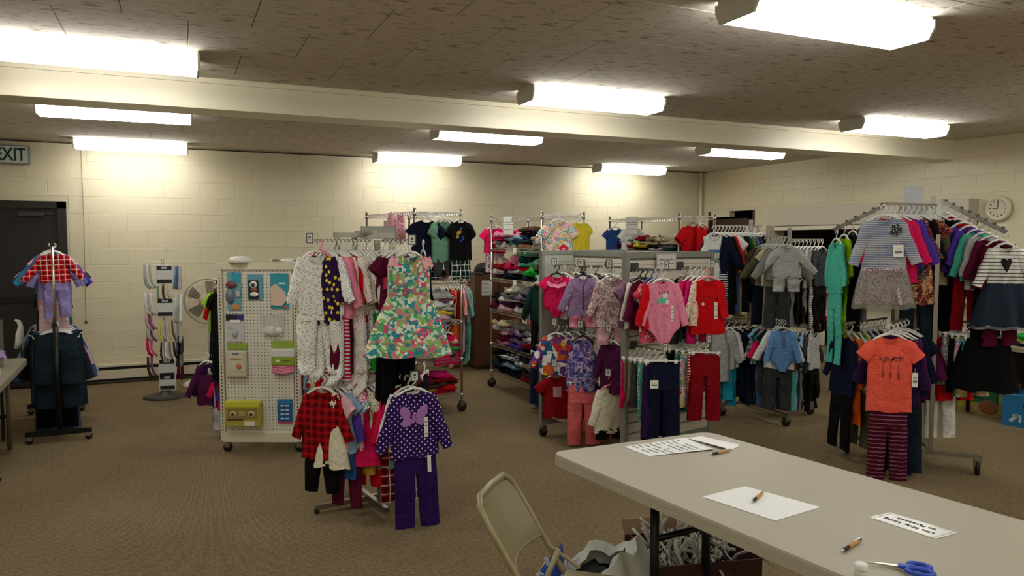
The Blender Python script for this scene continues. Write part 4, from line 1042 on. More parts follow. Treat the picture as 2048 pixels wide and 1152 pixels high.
for p0, p1, items, place, yaw, fy, kw in (
    ((-.125, .125, 1.84), (-.56, .125, 1.84), ['tank:white:plain@sc=1.2;L=.46;W=.26;h=white;under=pants/navy;ul=.12;trim=light grey;lab=white sleeveless top with blue and orange print', 'shirt:navy:plain@under=pants/navy/striped;ul=.3', 'jacket:black:plain@under=pants/black', 'shirt:red:plain@under=pants/black;ul=.3', 'tee:white:plain@under=pants/denim blue', 'jacket:khaki:plain@under=pants/tan', 'shirt:black:plain@under=pants/black;ul=.3', 'shirt:dark green:plain@under=pants/black', 'shirt:olive:flecked:lime green@L=.44', 'jacket:denim blue:plain@under=pants/black;ul=.25', 'shirt:dark grey:plain@under=pants/black;ul=.3'], 'upper left arm', -62, -30, dict(hang='white')),
    ((-.15, -.125, 1.735), (-.22, -.50, 1.73), ['jacket:light grey:plain@under=shorts/light grey;ul=.15;L=.27;sc=.86;ang=44;lab=pale grey cardigan and shorts set', 'jacket:grey:plain@L=.3;ang=36', 'shirt:khaki:plain@under=pants/dark grey', 'tee:beige:plain@under=pants/khaki', 'jacket:olive:plain@L=.34;ang=40', 'shirt:grey:plain@under=pants/black;ul=.3', 'tee:brown:plain@under=pants/navy'], 'upper front arm', -30, -38, dict(hang='clear')),
    ((.125, -.125, 1.71), (.53, -.125, 1.71), ['tee:dark grey:plain@under=leggings/black;ul=.45', 'shirt:dark grey:plain@under=pants/black;ul=.4', 'tee:grey:plain@under=pants/grey/striped;ul=.4', 'sweater:light grey:plain@under=pants/grey;L=.38', 'tee:grey:plain@under=pants/black;ul=.42;L=.3', 'sweater:light grey:plain@under=pants/dark grey', 'shirt:orange:plain@L=.4', 'jacket:beige:plain@under=pants/grey;ul=.35', 'shirt:beige:plain@under=pants/black;ul=.35'], 'upper right arm', 22, 15, dict(hang='white')),
    ((-.0, .125, 1.84), (.1, .5, 1.84), ['shirt:grey:plain@under=pants/black', 'shirt:olive:plain@under=pants/black;ul=.3', 'shirt:black:plain@under=pants/black'], 'upper back arm', 170, None, dict()),
    ((-.125, .125, .93), (-.46, .13, .93), ['jacket:light grey:plain@under=pants/turquoise;ul=.3', 'shirt:white:plain@under=pants/turquoise', 'shirt:navy:plain@under=pants/navy;ul=.3', 'shirt:dark blue:plain@under=pants/dark blue', 'tee:grey:plain@under=pants/black;ul=.25'], 'lower left arm', -50, -45, dict()),
    ((-.15, -.125, .985), (-.22, -.48, .985), ['longonesie:sky blue:plain@L=.38;W=.22;T=.02;sc=.9;lab=light blue bodysuit with a printed tie', 'shirt:white:plain@under=pants/dark grey', 'tee:navy:plain@under=pants/dark grey', 'tee:aqua:plain@under=shorts/olive', 'shirt:hot pink:plain@L=.3', 'tee:dark green:plain@under=shorts/dark grey;ul=.25', 'tee:light blue:plain@under=pants/denim blue', 'shirt:grey:plaid:white@under=pants/black', 'tee:navy:plain@under=pants/black;ul=.3'], 'lower front arm', -46, -36, dict(hang='clear')),
    ((.125, -.125, .90), (.46, -.125, .90), ['shirt:light grey:plain@under=pants/black;ul=.3', 'jacket:dark grey:plain@under=pants/black', 'tee:light blue:plain@under=leggings/grey;ul=.4', 'tee:grey:plain@under=leggings/light blue;ul=.4', 'tee:brown:plain@under=pants/aqua', 'tee:white:plain@under=pants/black;ul=.34', 'tee:grey:plaid:white@under=pants/dark grey'], 'lower right arm', 20, 18, dict())):
    tp, rt = rackarm(rm, MX_, p0, p1)
    r_ = arm(tp, rt, items, place + ' of middle rack', G4, yaw, jit=5, first_yaw=fy, **kw)
    if place == 'upper left arm':
        t, fr, zt = r_[0]
        for z, h_, c in ((-.245, .016, '2c6cac'), (-.275, .012, 'd08c60'), (-.3, .008, 'c07058'), (-.34, .018, '88a080')): shape_patch(t, 'print', mat('print ' + c, c, .8), rect(.0, z, .058, h_), fr, .004, 2)
        size_plate(t, (.02, -.05, -.28), 0)
    if place == 'lower front arm':
        t, fr, zt = r_[0]
        shape_patch(t, 'printed_tie', cloth('slate blue', 'dotted', 'light blue'), [(-.006, -.14), (.006, -.14), (.012, -.16), (.02, -.23), (0, -.26), (-.02, -.23), (-.012, -.16)], fr, .003, 2)
size_plate(rm, (-.48, .125, .955), R(-30))
# right rack
RC = Vector((5.05, 3.81, 0)); RPH = R(44)
rr_ = pinwheel('clothes_rack', 'tall steel clothes rack with slanted studded arms, at the right', RC, RPH, .125, .33, 2.0, .052, [1.97, 1.74, 2.03, 1.9])
bpy.context.view_layer.update(); RM = rr_.matrix_basis.copy(); RX = lambda p: RM.inverted() @ Vector(p)
def rarm(p0, p1, items, place, yaw, fy, studs=0, wd=.03, **kw):
    rackarm(rr_, lambda *a: None, RX(p0), RX(p1), wd, studs)
    return arm(Vector(p1) - Vector((0, 0, .01)), Vector(p0) - Vector((0, 0, .01)), items, place + ' of right rack', 'garments on the right-hand rack', yaw, first_yaw=fy, jit=5, **kw)
PR, PL = (5.30, 3.85), (5.0, 4.02)
r1 = rarm((5.36, 3.84, 2.00), (5.34, 3.33, 1.755), ['longdress:white:thin striped:black@ps=1.15;skirt=dark denim;L=.27;skl=.29;skf=1.7;sc=1.02;ang=24;W=.23;lab=striped dress with black heart and navy tulle skirt', 'sweater:burgundy:plain@under=pants/maroon', 'shirt:maroon:plain@under=pants/black;ul=.42', 'sweater:light grey:plain@ang=20;L=.4', 'sweater:aqua:plain', 'shirt:violet:plain@under=pants/dark red;ul=.4', 'sweater:violet:plain@trim=red;sc=1.12;L=.38', 'sweater:red:plain@L=.28;sc=1.1', 'shirt:dark blue:plain@under=pants/maroon;ul=.4', 'sweater:red:plain@under=pants/burgundy;ul=.4'], 'right slanted arm', -22, -38, 8, first_kw=dict(det=3, T=.024), start=.0)
t, fr, zt = r1[0]
hrt = [(0.0, -.275), (-.022, -.235), (-.034, -.20), (-.03, -.18), (-.015, -.172), (0, -.185), (.015, -.172), (.03, -.18), (.034, -.20), (.022, -.235)]
shape_patch(t, 'heart', mat('heart_black', '0c0e14', .9), hrt, fr, .004, 3)
skirt_mb(.25, .32, .04, -.35, 1.75, 77, det=2, wave=.018).build('tulle_overskirt', mat('navy_tulle', '28384c', .95, alpha=.5), t, True)
MB().loft(1, 16, lambda v, u, s: (u * .2, s * .085 * math.sqrt(max(0, 1 - u * u)), -.655 - .02 * v + .006 * math.sin(9 * u))).build('hem_trim', cloth('light grey'), t, True)
r2 = rarm((5.22, 3.78, 1.965), (4.525, 3.67, 1.955), ['longdress:light grey:striped:slate blue@ps=1.8;L=.36;sc=1.14;W=.27;skirt=mauve/leopard;skl=.22;skf=1.35;ang=22;lab=grey-striped dress with flower and leopard-print skirt', 'shirt:hot pink:plain@L=.5;sc=1.1', 'shirt:hot pink:plain@L=.46;sc=1.15', 'sweater:violet:plain@sc=1.1;L=.36', 'shirt:dark purple:dark floral@L=.44;sc=1.1', 'dress:tan:autumn@sc=1.1;skl=.34;skf=1.3', 'shirt:black:plain@under=leggings/dark denim;ul=.5;sc=1.1', 'tee:tan:autumn@under=pants/tan;ul=.5', 'shirt:olive:plain@under=pants/grey;ul=.45', 'tank:beige:plain@L=.5', 'shirt:black:plain@under=pants/black;ul=.5'], 'upper front arm', -40, -42, 0, wd=.016, first_kw=dict(det=3, T=.026), sc_=1.05, start=.0, end=1.0)
t, fr, zt = r2[0]
b = MB(); rr3 = random.Random(5)
for k in range(60):
    a = rr3.uniform(0, 2 * PI); q = math.sqrt(rr3.random()) * .036; c = Vector((.065 + q * math.cos(a), -.045 - .012 * (1 - q / .036), -.175 + q * math.sin(a)))
    b.box(c, (.016, .006, .009), M=Matrix.Rotation(a, 3, 'Y') @ Matrix.Rotation(.6, 3, 'Z'))
tag(b.build('fabric_flower', cloth('dark grey', 'flecked', 'white'), t), kind='stuff')
hang_tag(t, .085, -.28, -.04, .065, .085)
skirt_mb(.29, .27, .04, -.455, 1.45, 78, det=2).build('net_hem', mat('grey_net', '8c887c', .95, alpha=.55), t, True)
r3 = rarm((5.04, 4.06, 1.98), (4.66, 4.22, 1.78), ['sweater:aqua:plain@under=pants/aqua;ul=.5;L=.40;sc=1.1;lab=aqua sweatshirt over aqua trousers', 'shirt:lime green:plain@under=leggings/lime green;ul=.42', 'shirt:black:plain@under=pants/black;ul=.4', 'shirt:dark grey:plain@under=pants/grey;ul=.35', 'shirt:tan:plain', 'tee:beige:plain', 'shirt:dark green:plain'], 'left slanted arm', -112, -116, 6, start=.05)
rarm((5.10, 3.84, 1.125), (4.545, 3.60, 1.12), ['tee:coral:plain@L=.53;W=.285;sc=1.18;under=pants/burgundy/thin striped;ul=.46;h=white;ang=42;lab=coral tee with arrow print over plum patterned trousers', 'shirt:dark purple:plain@L=.5;sc=1.25;under=pants/navy;ul=.4', 'shirt:plum:plain@L=.5;sc=1.25', 'shirt:navy:plain@L=.45;sc=1.25;under=pants/dark denim;ul=.5', 'tee:navy:plain@L=.3;sc=1.2', 'shirt:plum:plain@L=.52;sc=1.2', 'shirt:maroon:plain@L=.5;sc=1.2'], 'lower front arm', -48, -40, 0, wd=.016, first_kw=dict(det=3, T=.03), start=0)
t = GAR[-7]; 
_f = lambda x, z: -.034
ink = mat('print_charcoal', '3c2c2c', .9)
rr4 = random.Random(3)
pb = MB()
for k in range(46):
    x = rr4.uniform(-.075, .075); z = -.21 - .035 * rr4.random() - .012 * math.cos(x * 20)
    pb.box((x, -.0345, z), (.008, .001, .005), M=Matrix.Rotation(rr4.uniform(0, 3), 3, 'Y'))
for x, z0, z1 in ((-.05, -.25, -.36), (-.0, -.25, -.37), (.05, -.25, -.375)):
    pb.box((x, -.0345, (z0 + z1) / 2), (.0025, .001, z0 - z1))
    for k in range(5): pb.box((x, -.035, z1 + .03 - k * .009), (.022 - abs(k - 3) * .002, .001, .0035), M=Matrix.Rotation(.3, 3, 'Y'))
tag(pb.build('arrow_print', ink, t), kind='stuff')
hang_tag(t, .155, -.33, -.03, .035, .10)
rarm((5.0, 4.0, 1.1), (4.66, 4.10, 1.06), ['shirt:navy:plain@L=.46;under=pants/black;h=tan', 'shirt:orange:plain@L=.4;under=pants/orange;ul=.25', 'shirt:lime green:candy@L=.42', 'tee:lime green:plain@L=.45;under=pants/olive', 'shirt:red:candy@L=.36', 'shirt:violet:striped:light blue', 'shirt:dark purple:plain@L=.5;under=pants/black;ul=.2', 'shirt:plum:plain@L=.5'], 'lower left arm', -106, -100, 0, wd=.016, sc_=1.1)
rarm((5.30, 3.84, 1.10), (5.33, 3.42, 1.09), ['skirt:black:plain@L=.34;W=.25;h=white;lab=wide black skirt;T=.03', 'shorts:aqua:plain@L=.3', 'leggings:hot pink:candy@L=.4', 'pants:black:plain@L=.38', 'shorts:grey:flecked:white@L=.34', 'pants:red:plain@L=.45', 'pants:light grey:plain@L=.42', 'tee:red:plain@under=pants/white', 'pants:black:plain@L=.5'], 'lower right arm', -25, -45, 0, wd=.016, sc_=1.1)
sg = thing('sheet_protector_sign', 'clear sleeved white sign standing on top of the right rack', 'sign', at(1828, 404, 5.55), R(-20))
MB().box((0, 0, 0), (.15, .003, .235)).build('sheet', mat('sleeve_white', 'b8bac4', .25), sg); MB().box((0, 0, .105), (.15, .006, .03)).build('sleeve_top', CLEARP, sg)
MB().box((0, .002, -.13), (.02, .02, .05)).build('clip', DCHROME, sg)
b = MB().grid(8, 6, lambda a, b: ((a - .5) * .24, (b - .5) * .02 - .05 * b, .02 - .14 * b + .02 * math.sin(a * 3)))
tag(b.build('sheet_of_tags', mat('pale_sheet', 'b8c0b4', .5), None, True, loc=at(1868, 425, 5.6), rot=(0, R(20), R(-10))), 'pale green sheet leaning between the tops of the right rack', 'paper')

# ================================================================== B: low black rail by the left wall with jeans, taller chrome rail above
B0 = Vector((-.94, 7.2, 0)); B1 = Vector((-1.12, 8.45, 0))
rb = thing('garment_rail', 'black rolling garment rail with a taller chrome rail, at the left', 'clothes rack', B0, 0)
dB = B1 - B0
for p in (Vector((0, 0, 0)), dB):
    MB().tube([p + Vector((0, 0, .07)), p + Vector((0, 0, .98))], .021, 10).build('post', BLACKM, rb, True)
    MB().tube([p + Vector((0, 0, .98)), p + Vector((0, 0, 1.66))], .011, 10).build('extension_post', CHROME, rb, True)
    MB().tube([p + Vector((0, 0, 1.66)), p + Vector((0, 0, 1.70))], .016, 10).build('end_plug', BLACKP, rb)
    MB().b2((p.x - .24, p.y - .02, .06), (p.x + .24, p.y + .02, .1)).build('base_bar', BLACKM, rb)
    for s in (-1, 1): caster(rb, p + Vector((s * .215, 0, 0)), .028)
MB().tube([Vector((0, 0, .98)), dB + Vector((0, 0, .98))], .018, 10).build('lower_rail', BLACKM, rb, True)
MB().tube([Vector((0, 0, 1.66)), dB + Vector((0, 0, 1.66))], .013, 10).build('upper_rail', BLACKM, rb, True)
MB().tube([Vector((0, 0, .08)), dB + Vector((0, 0, .08))], .016, 8).build('base_bar', BLACKM, rb)
G5 = 'garments on the left garment rail'
arm(B0 + Vector((0, .06, 1.675)), B0 + dB * .62 + Vector((0, 0, 1.675)), ['shirt:red:plaid:white@L=.24;ang=40;sc=.84;lab=red and white plaid shirt;ps=1.3;under=pants/lavender;ul=.36', 'shirt:lavender:plain@L=.4', 'shirt:slate blue:plain@under=pants/pale pink/flecked;ul=.4;ang=36', 'tee:pale pink:flecked:hot pink@L=.5', 'sweater:turquoise:plain@under=pants/dark denim;ang=40', 'jacket:violet:plain@under=skirt/dark denim;ang=40', 'shirt:pale pink:plain@ang=44', 'jacket:dark grey:plain@ang=46;under=pants/teal;ul=.3', 'tee:dark green:plain@ang=46'], 'top of left rail', G5, 2, sc_=.98, jit=12, end=1)
arm(B0 + Vector((0, .05, .998)), B1 + Vector((0, 0, .998)), ['pants:dark denim:plain@L=.42;W=.33;T=.04;hs=open', 'pants:dark denim:plain@L=.64;W=.34;T=.03;hs=open', 'pants:denim blue:plain@L=.60;W=.34;hs=open', 'pants:dark denim:plain@L=.66;W=.40;T=.04;hs=open', 'jacket:black:plain@sc=1.3;under=pants/black;ul=.3', 'jacket:dark denim:plain@sc=1.4;under=pants/denim blue', 'shirt:pink:plain@sc=1.3', 'jacket:denim blue:plain@sc=1.5;L=.5', 'shirt:red:candy@sc=1.3', 'jacket:brown:plain@sc=1.4', 'shirt:slate blue:plain@sc=1.5;L=.6', 'jacket:light blue:plain@sc=1.5;L=.55', 'shirt:grey:plain@sc=1.4', 'shirt:pale pink:plain@sc=1.4'], 'bottom of left rail', G5, 0, jit=8, end=.97)

# ================================================================== folding tables
def folding_table(label, corners, ztop, mt, legs, th=.045, rim=True, name='folding_table'):
    c = sum((Vector(p) for p in corners), Vector((0, 0))) / 4
    t = thing(name, label, 'table', (c.x, c.y, 0))
    def rnd_poly(inset, r=.07):
        out = []; P_ = [Vector(p) - c for p in corners]; n = 4
        P_ = [p * (1 - inset / p.length) for p in P_]
        for i in range(n):
            a, b, d = P_[i - 1], P_[i], P_[(i + 1) % n]
            e1 = (a - b).normalized(); e2 = (d - b).normalized()
            p0 = b + e1 * r; p2 = b + e2 * r
            for k in range(7):
                q = k / 6; out.append(tuple(p0 * (1 - q) ** 2 + b * 2 * q * (1 - q) + p2 * q * q))
        return out
    b = MB()
    prof = [(.0, -th), (0, -th * .62), (.004, -th * .6), (.004, -th * .56), (0, -th * .54), (0, -.008), (.006, 0.0)]
    polys = [(rnd_poly(i), z) for i, z in prof]; n = len(polys[0][0])
    vs = [(x, y, ztop + z) for p, z in polys for x, y in p]; fs = [tuple(range(n))[::-1], tuple((len(polys) - 1) * n + k for k in range(n))]
    for j in range(len(polys) - 1):
        for k in range(n): fs.append((j * n + k, j * n + (k + 1) % n, (j + 1) * n + (k + 1) % n, (j + 1) * n + k))
    if (Vector(corners[1]) - Vector(corners[0])).cross(Vector(corners[2]) - Vector(corners[1])) < 0: fs = [f[::-1] for f in fs]
    b.add(vs, fs); b.build('tabletop', mt, t)
    for lg in legs:
        MB().tube([Vector(p) - Vector((c.x, c.y, 0)) for p in lg[0]], lg[1], 10).build('leg', lg[2], t, True)
    return t, c
TT = mat('table_grey', 'aca592', .42, bump=.06, bscale=400)
ZT = .74
# front table
x0 = 1.80; yl = 2.52
BL = BLACKM
ft, ftc = folding_table('large grey plastic folding table with papers in the right foreground', [(1.515, 2.93), (2.405, 2.93), (2.68, 1.05), (1.76, 1.05)], ZT, TT, [
    ([(1.80, yl, .70), (1.80, yl, .25), (1.79, yl, .12), (1.66, yl, .02)], .019, BL), ([(2.07, yl, .70), (2.07, yl, .3), (2.10, yl, .14), (2.26, yl, .02)], .019, BL),
    ([(1.80, yl, .44), (2.07, yl, .455)], .014, BL), ([(1.66, yl, .68), (2.3, yl, .68)], .014, BL), ([(2.07, yl, .46), (2.2, 1.9, .69)], .012, BL),
    ([(1.98, 1.3, .70), (1.98, 1.3, .25), (1.94, 1.3, .12), (1.82, 1.3, .02)], .019, BL), ([(2.3, 1.3, .70), (2.3, 1.3, .3), (2.33, 1.3, .14), (2.45, 1.3, .02)], .019, BL)], th=.05)
def quad_paper(name, label, cat, pts, z=ZT, m=PAPER, th=.0015, curl=0.0, group=None):
    c = sum((Vector(p) for p in pts), Vector((0, 0))) / 4
    t = thing(name, label, cat, (c.x, c.y, z), group=group)
    A_, B_, C_, D_ = [Vector(p) - c for p in pts]
    def P(a, b, zz): 
        q = (A_.lerp(B_, a)).lerp(D_.lerp(C_, a), b); return (q.x, q.y, zz + curl * (abs(2 * a - 1) ** 3) * b)
    b = MB(); b.grid(8, 4, lambda a, b_: P(a, b_, th)); b.grid(8, 4, lambda a, b_: P(1 - a, b_, .0004))
    b.build('sheet', m, t)
    return t, P
def lines_on(t, P, n, seed, th=.002):
    rq = random.Random(seed); b = MB()
    for k in range(n):
        v = .1 + .8 * k / n; u = .06
        while u < .9:
            w_ = rq.uniform(.04, .12)
            if rq.random() < .72:
                q = [P(u, v, th), P(min(.94, u + w_), v, th), P(min(.94, u + w_), v + .3 / n, th), P(u, v + .3 / n, th)]
                b.add(q, [(0, 1, 2, 3)])
            u += w_ + .02
    tag(b.build('typed_lines', GREYINK, t), kind='stuff')
t, P = quad_paper('printed_form', 'typed white form lying near the far left end of the grey table', 'paper', [(1.866, 2.861), (1.883, 2.686), (2.212, 2.641), (2.215, 2.856)], curl=.006); lines_on(t, P, 9, 4)
quad_paper('folded_leaflet', 'blank white folded leaflet beside the typed form, under a pen', 'paper', [(2.225, 2.863), (2.312, 2.863), (2.35, 2.634), (2.25, 2.617)], curl=.012)
quad_paper('blank_sheet', 'blank white sheet under a pen, middle of the grey table', 'paper', [(1.76, 2.169), (1.989, 2.196), (2.077, 1.906), (1.833, 1.875)])
t, P = quad_paper('small_notice', 'narrow laminated notice upside down on the grey table near right edge', 'sign', [(2.152, 1.766), (2.259, 1.769), (2.3, 1.549), (2.189, 1.546)], m=mat('laminated', 'e8e8e0', .2))
b = MB(); 
for (a0, b0, a1, b1) in ((.06, .04, .94, .05), (.06, .95, .94, .96), (.06, .04, .07, .96), (.93, .04, .94, .96)):
    b.add([P(a0, b0, .0022), P(a1, b0, .0022), P(a1, b1, .0022), P(a0, b1, .0022)], [(0, 1, 2, 3)])
b.build('border', mat('border_grey', 'a8a8a0', .6), t)
az = math.atan2(1.766 - 1.546, 2.152 - 2.189)
text('Like Silver Lining', .026, INK, t, (-.018, 0, .0024), (0, 0, az), sx=.95); text('on Facebook', .026, INK, t, (.019, .0, .0024), (0, 0, az), sx=.95)
def pen(label, a, b, z=ZT + .001, flip=False):
    a = Vector((a[0], a[1], z + .006)); b_ = Vector((b[0], b[1], z + .006)); d = b_ - a
    t = thing('ballpoint_pen', label, 'pen', a, math.atan2(d.y, d.x), group='wooden pens on the grey table'); L_ = .14
    Mx = Matrix.Rotation(PI / 2, 3, 'Y')
    MB().lathe([(.001, 0), (.003, .006), (.005, .02)], n=12, M=Mx).build('metal_tip', CHROME, t, True)
    MB().lathe([(.0055, .02), (.006, .03), (.006, .05)], n=12, M=Mx).build('grip', BLACKP, t, True)
    MB().lathe([(.0058, .05), (.0062, .09), (.0055, .122)], n=12, M=Mx).build('wooden_barrel', mat('bamboo', 'c8904c', .45), t, True)
    MB().lathe([(.0045, .122), (.0045, .13), (.003, .131), (.003, .14)], n=12, M=Mx).build('end_cap', CHROME if not flip else BLACKP, t, True)
    MB().b2((.09, -.0015, .0065), (.132, .0015, .008)).build('clip', CHROME, t)
pen('wooden pen lying beside the white leaflet at the far end', (2.13, 2.58), (2.28, 2.6))
pen('wooden pen lying on the blank white sheet', (1.871, 2.03), (1.99, 2.10), ZT + .003)
pen('wooden pen lying alone near the scissors', (1.822, 1.59), (1.95, 1.63), flip=True)
# scissors
s_ = thing('scissors', 'blue-handled scissors at the near edge of the grey table', 'scissors', (1.826, 1.512, ZT + .004), math.atan2(1.40 - 1.512, 1.92 - 1.826))
MB().add([(0, 0, .001), (.095, -.008, .001), (.098, .007, .001), (0, .0, .003), (.095, -.008, .004), (.098, .007, .004)], [(0, 1, 2), (3, 5, 4), (0, 3, 4, 1), (1, 4, 5, 2), (2, 5, 3, 0)]).build('blade', mat('steel', 'c8c0b0', .22, .9), s_)
MB().add([(.006, -.003, .004), (.1, -.004, .004), (.098, .014, .004), (.006, -.003, .006), (.1, -.004, .007), (.098, .014, .007)], [(0, 1, 2), (3, 5, 4), (0, 3, 4, 1), (1, 4, 5, 2), (2, 5, 3, 0)]).build('blade', mat('steel', 'c8c0b0', .22, .9), s_)
MB().lathe([(.005, .007), (.005, .010)], (.09, 0, 0), 12).build('pivot', CHROME, s_)
HB = mat('handle_blue', '1c48b8', .35)
for s, rr5 in ((1, .024), (-1, .028)):
    pts = [(.09, s * -.002, .006)] + [(.145 + rr5 * 1.25 * math.cos(a), s * (.022 + rr5 * .7 * math.sin(a)), .008) for a in [PI + .9 + k * 2 * PI / 16 for k in range(17)]]
    MB().tube(pts, .0065, 8).build('handle', HB, s_, True)
MB().box((.105, 0, .009), (.03, .02, .01)).build('handle_root', HB, s_, bevel=.003)
cp = thing('white_bottle', 'white-capped bottle just inside the bottom edge of the picture', 'bottle', (1.80, 1.475, ZT))
cp.location = (1.722, 1.43, ZT - 0.0)
cp.location = (1.735, 1.445, ZT)
MB().lathe([(.018, 0), (.019, .004), (.019, .02), (.014, .028)], n=24).build('bottle', mat('bottle_white', 'c8c8c0', .4), cp, True); MB().lathe([(.0165, .026), (.0175, .03), (.0175, .042), (.016, .046)], n=24).build('cap', mat('cap_white', 'f0f0ea', .35), cp, True)

# left table
LT = mat('table_left', '8c8672', .45)
lt, ltc = folding_table('grey folding table cut by the left edge, with lilac cloth', [(-1.13, 7.12), (-1.9, 7.2), (-1.86, 5.36), (-1.06, 5.3)], ZT, LT, [
    ([(-1.25, 6.95, .7), (-1.25, 6.95, .03)], .018, mat('leg_beige', '5c5240', .5)), ([(-1.75, 6.95, .7), (-1.75, 6.95, .03)], .018, mat('leg_beige', '5c5240', .5)), ([(-1.25, 6.95, .3), (-1.75, 6.95, .3)], .012, BL),
    ([(-1.3, 6.1, .7), (-1.3, 6.1, .25), (-1.27, 6.1, .1), (-1.16, 6.1, .02)], .018, BL), ([(-1.6, 6.1, .7), (-1.6, 6.1, .25), (-1.63, 6.1, .1), (-1.74, 6.1, .02)], .018, BL)])
bx = thing('brown_box', 'brown cardboard box on the floor under the left table', 'box', (-1.62, 6.9, 0))
b = MB(); CB = mat('cardboard', '6c4828', .7, var=.1)
b.b2((-.2, -.25, 0), (.2, .25, .01)); b.b2((-.2, -.25, 0), (-.195, .25, .26)); b.b2((.195, -.25, 0), (.2, .25, .26)); b.b2((-.2, -.25, 0), (.2, -.245, .26)); b.b2((-.2, .245, 0), (.2, .25, .26)); b.build('carton', CB, bx)
gc = thing('grey_chair', 'grey plastic chair back behind the left table', 'chair', (-1.62, 7.75, 0), R(10))
MB().grid(8, 8, lambda a, b: ((a - .5) * .42, .03 * math.cos((a - .5) * 3), .62 + .38 * b)).build('backrest', mat('chair_grey', '6c6a5e', .5), gc, True); MB().b2((-.2, -.4, .43), (.2, .0, .46)).build('seat', mat('chair_grey', '6c6a5e', .5), gc, bevel=.01)
for x in (-.18, .18):
    MB().tube([(x, .03, .98), (x, .02, .45), (x, .1, .01)], .011, 6).build('leg', BL, gc); MB().tube([(x, -.36, .44), (x, -.4, .01)], .011, 6).build('leg', BL, gc)

# ================================================================== folded and heaped clothes
def folded_mesh(wd, dp, ht, seed, rough=.25, lips=2):
    rr = random.Random(seed); b = MB(); nx, nt_ = 10, 18
    ph = [rr.uniform(0, 6) for _ in range(8)]
    vs = []
    for i in range(nx + 1):
        u = i / nx; X = (u - .5) * wd
        edge = min(1, min(u, 1 - u) * nx * .75 + .35)
        for k in range(nt_):
            th = 2 * PI * k / nt_; c, s = math.cos(th), math.sin(th)
            y = dp / 2 * math.copysign(abs(c) ** .55, c); z = ht / 2 * math.copysign(abs(s) ** .7, s)
            lip = 1 - .07 * (abs(c) > .7) * (1 + math.cos(lips * PI * s * 1.6))
            y *= lip * (.94 + .06 * edge); z *= edge
            nz = rough * ht * (.5 * math.sin(3.2 * u * 2 + ph[0] + c * 2) + .35 * math.sin(9 * u + ph[1] + c * 5) + .25 * math.sin(15 * u + 8 * c + ph[2]))
            if s > -.3: z += nz * max(0, s)
            y += rough * .12 * dp * math.sin(5 * u + ph[3] + s) * (1 if c < 0 else .5)
            X2 = X + rough * .08 * wd * math.sin(4 * c + ph[4] + s * 2)
            vs.append((X2, y, max(z, -ht / 2) + ht / 2))
    fs = []
    for i in range(nx):
        for k in range(nt_): fs.append((i * nt_ + k, (i + 1) * nt_ + k, (i + 1) * nt_ + (k + 1) % nt_, i * nt_ + (k + 1) % nt_))
    fs += [tuple(range(nt_)), tuple(nx * nt_ + k for k in range(nt_))[::-1]]
    b.add(vs, fs); return b
FW_ = {'f': ('folded_garment', 'folded'), 'c': ('crumpled_garment', 'crumpled')}
def pile(p, specs, place, wd=.22, dp=.2, ht=.03, yaw=0, jit=.02, group=None, rough=.35, kind='f', cat='clothing'):
    """specs bottom to top: 'colour[/pattern[/colour2]]'; p = centre of the base"""
    z = p[2] + .002; p = Vector(p); n = len(specs)
    words = ['bottom', 'second', 'third', 'fourth', 'fifth', 'sixth', 'seventh', 'eighth']
    for i, s in enumerate(specs):
        q = s.split('/'); c = q[0]; pat = q[1] if len(q) > 1 else 'plain'; c2 = q[2] if len(q) > 2 else None
        seedc[0] += 1; h = ht * rnd.uniform(.8, 1.3); w_ = wd * rnd.uniform(.88, 1.08); d_ = dp * rnd.uniform(.9, 1.05)
        nm, wdn = FW_[kind]
        pos = ('top' if i == n - 1 else words[i]) + ' of ' if n > 1 else 'in '
        tt = {'plain': ''}.get(pat, 'patterned ')
        o = folded_mesh(w_, d_, h, seedc[0], rough).build(nm, cloth(c, pat, c2), None, True, loc=(p.x + rnd.uniform(-jit, jit), p.y + rnd.uniform(-jit, jit), z), rot=(0, 0, R(yaw + rnd.uniform(-16, 16))))
        tag(o, '%s %s %sgarment, %s%s' % (wdn, c, tt, pos, place), cat, group)
        z += h * .86
    return z

# ================================================================== wire shelves
def wire_shelf_mesh(X, Y, name='shelf'):
    b = MB(); r = .0035
    def bar4(a, c, rr_=r): b.tube([a, c], rr_, 4)
    for z in (0, -.032):
        for a, c in (((0, 0, z), (X, 0, z)), ((X, 0, z), (X, Y, z)), ((X, Y, z), (0, Y, z)), ((0, Y, z), (0, 0, z))): bar4(a, c, .004)
    for (ax, ay, bx_, by, n) in ((0, 0, X, 0, int(X / .05)), (X, 0, X, Y, int(Y / .05)), (X, Y, 0, Y, int(X / .05)), (0, Y, 0, 0, int(Y / .05))):
        pts = []
        for k in range(n * 2 + 1):
            q = k / (2 * n); pts.append((ax + (bx_ - ax) * q, ay + (by - ay) * q, 0 if k % 2 == 0 else -.032))
        b.tube(pts, .0025, 4, cap=False)
    for k in range(1, int(Y / .028)): bar4((0, k * .028, .003), (X, k * .028, .003), .0018)
    for k in (1, 2): bar4((X * k / 3, 0, -.004), (X * k / 3, Y, -.004), .003)
    return b
def wire_unit(name, label, p, rz, X, Y, levels, top, ucol=CHROME):
    t = thing(name, label, 'shelves', p, rz)
    me = wire_shelf_mesh(X, Y).mesh('shelf', CHROME)
    for x in (0, X):
        for y in (0, Y):
            b = MB().tube([(x, y, .11), (x, y, top + .02)], .0125, 10); b.tube([(x, y, top + .02), (x, y, top + .035)], .015, 10)
            for z in levels + [top]: b.tube([(x, y, z - .04), (x, y, z + .006)], .017, 10)
            b.build('post', CHROME, t, True); caster(t, (x, y, 0), .05)
    for z in levels + [top]:
        o = linkmesh('shelf', me, t, (0, 0, z)); 
    bpy.context.view_layer.update(); mx = t.matrix_basis.copy()
    return t, (lambda x, y, z: mx @ Vector((x, y, z)))
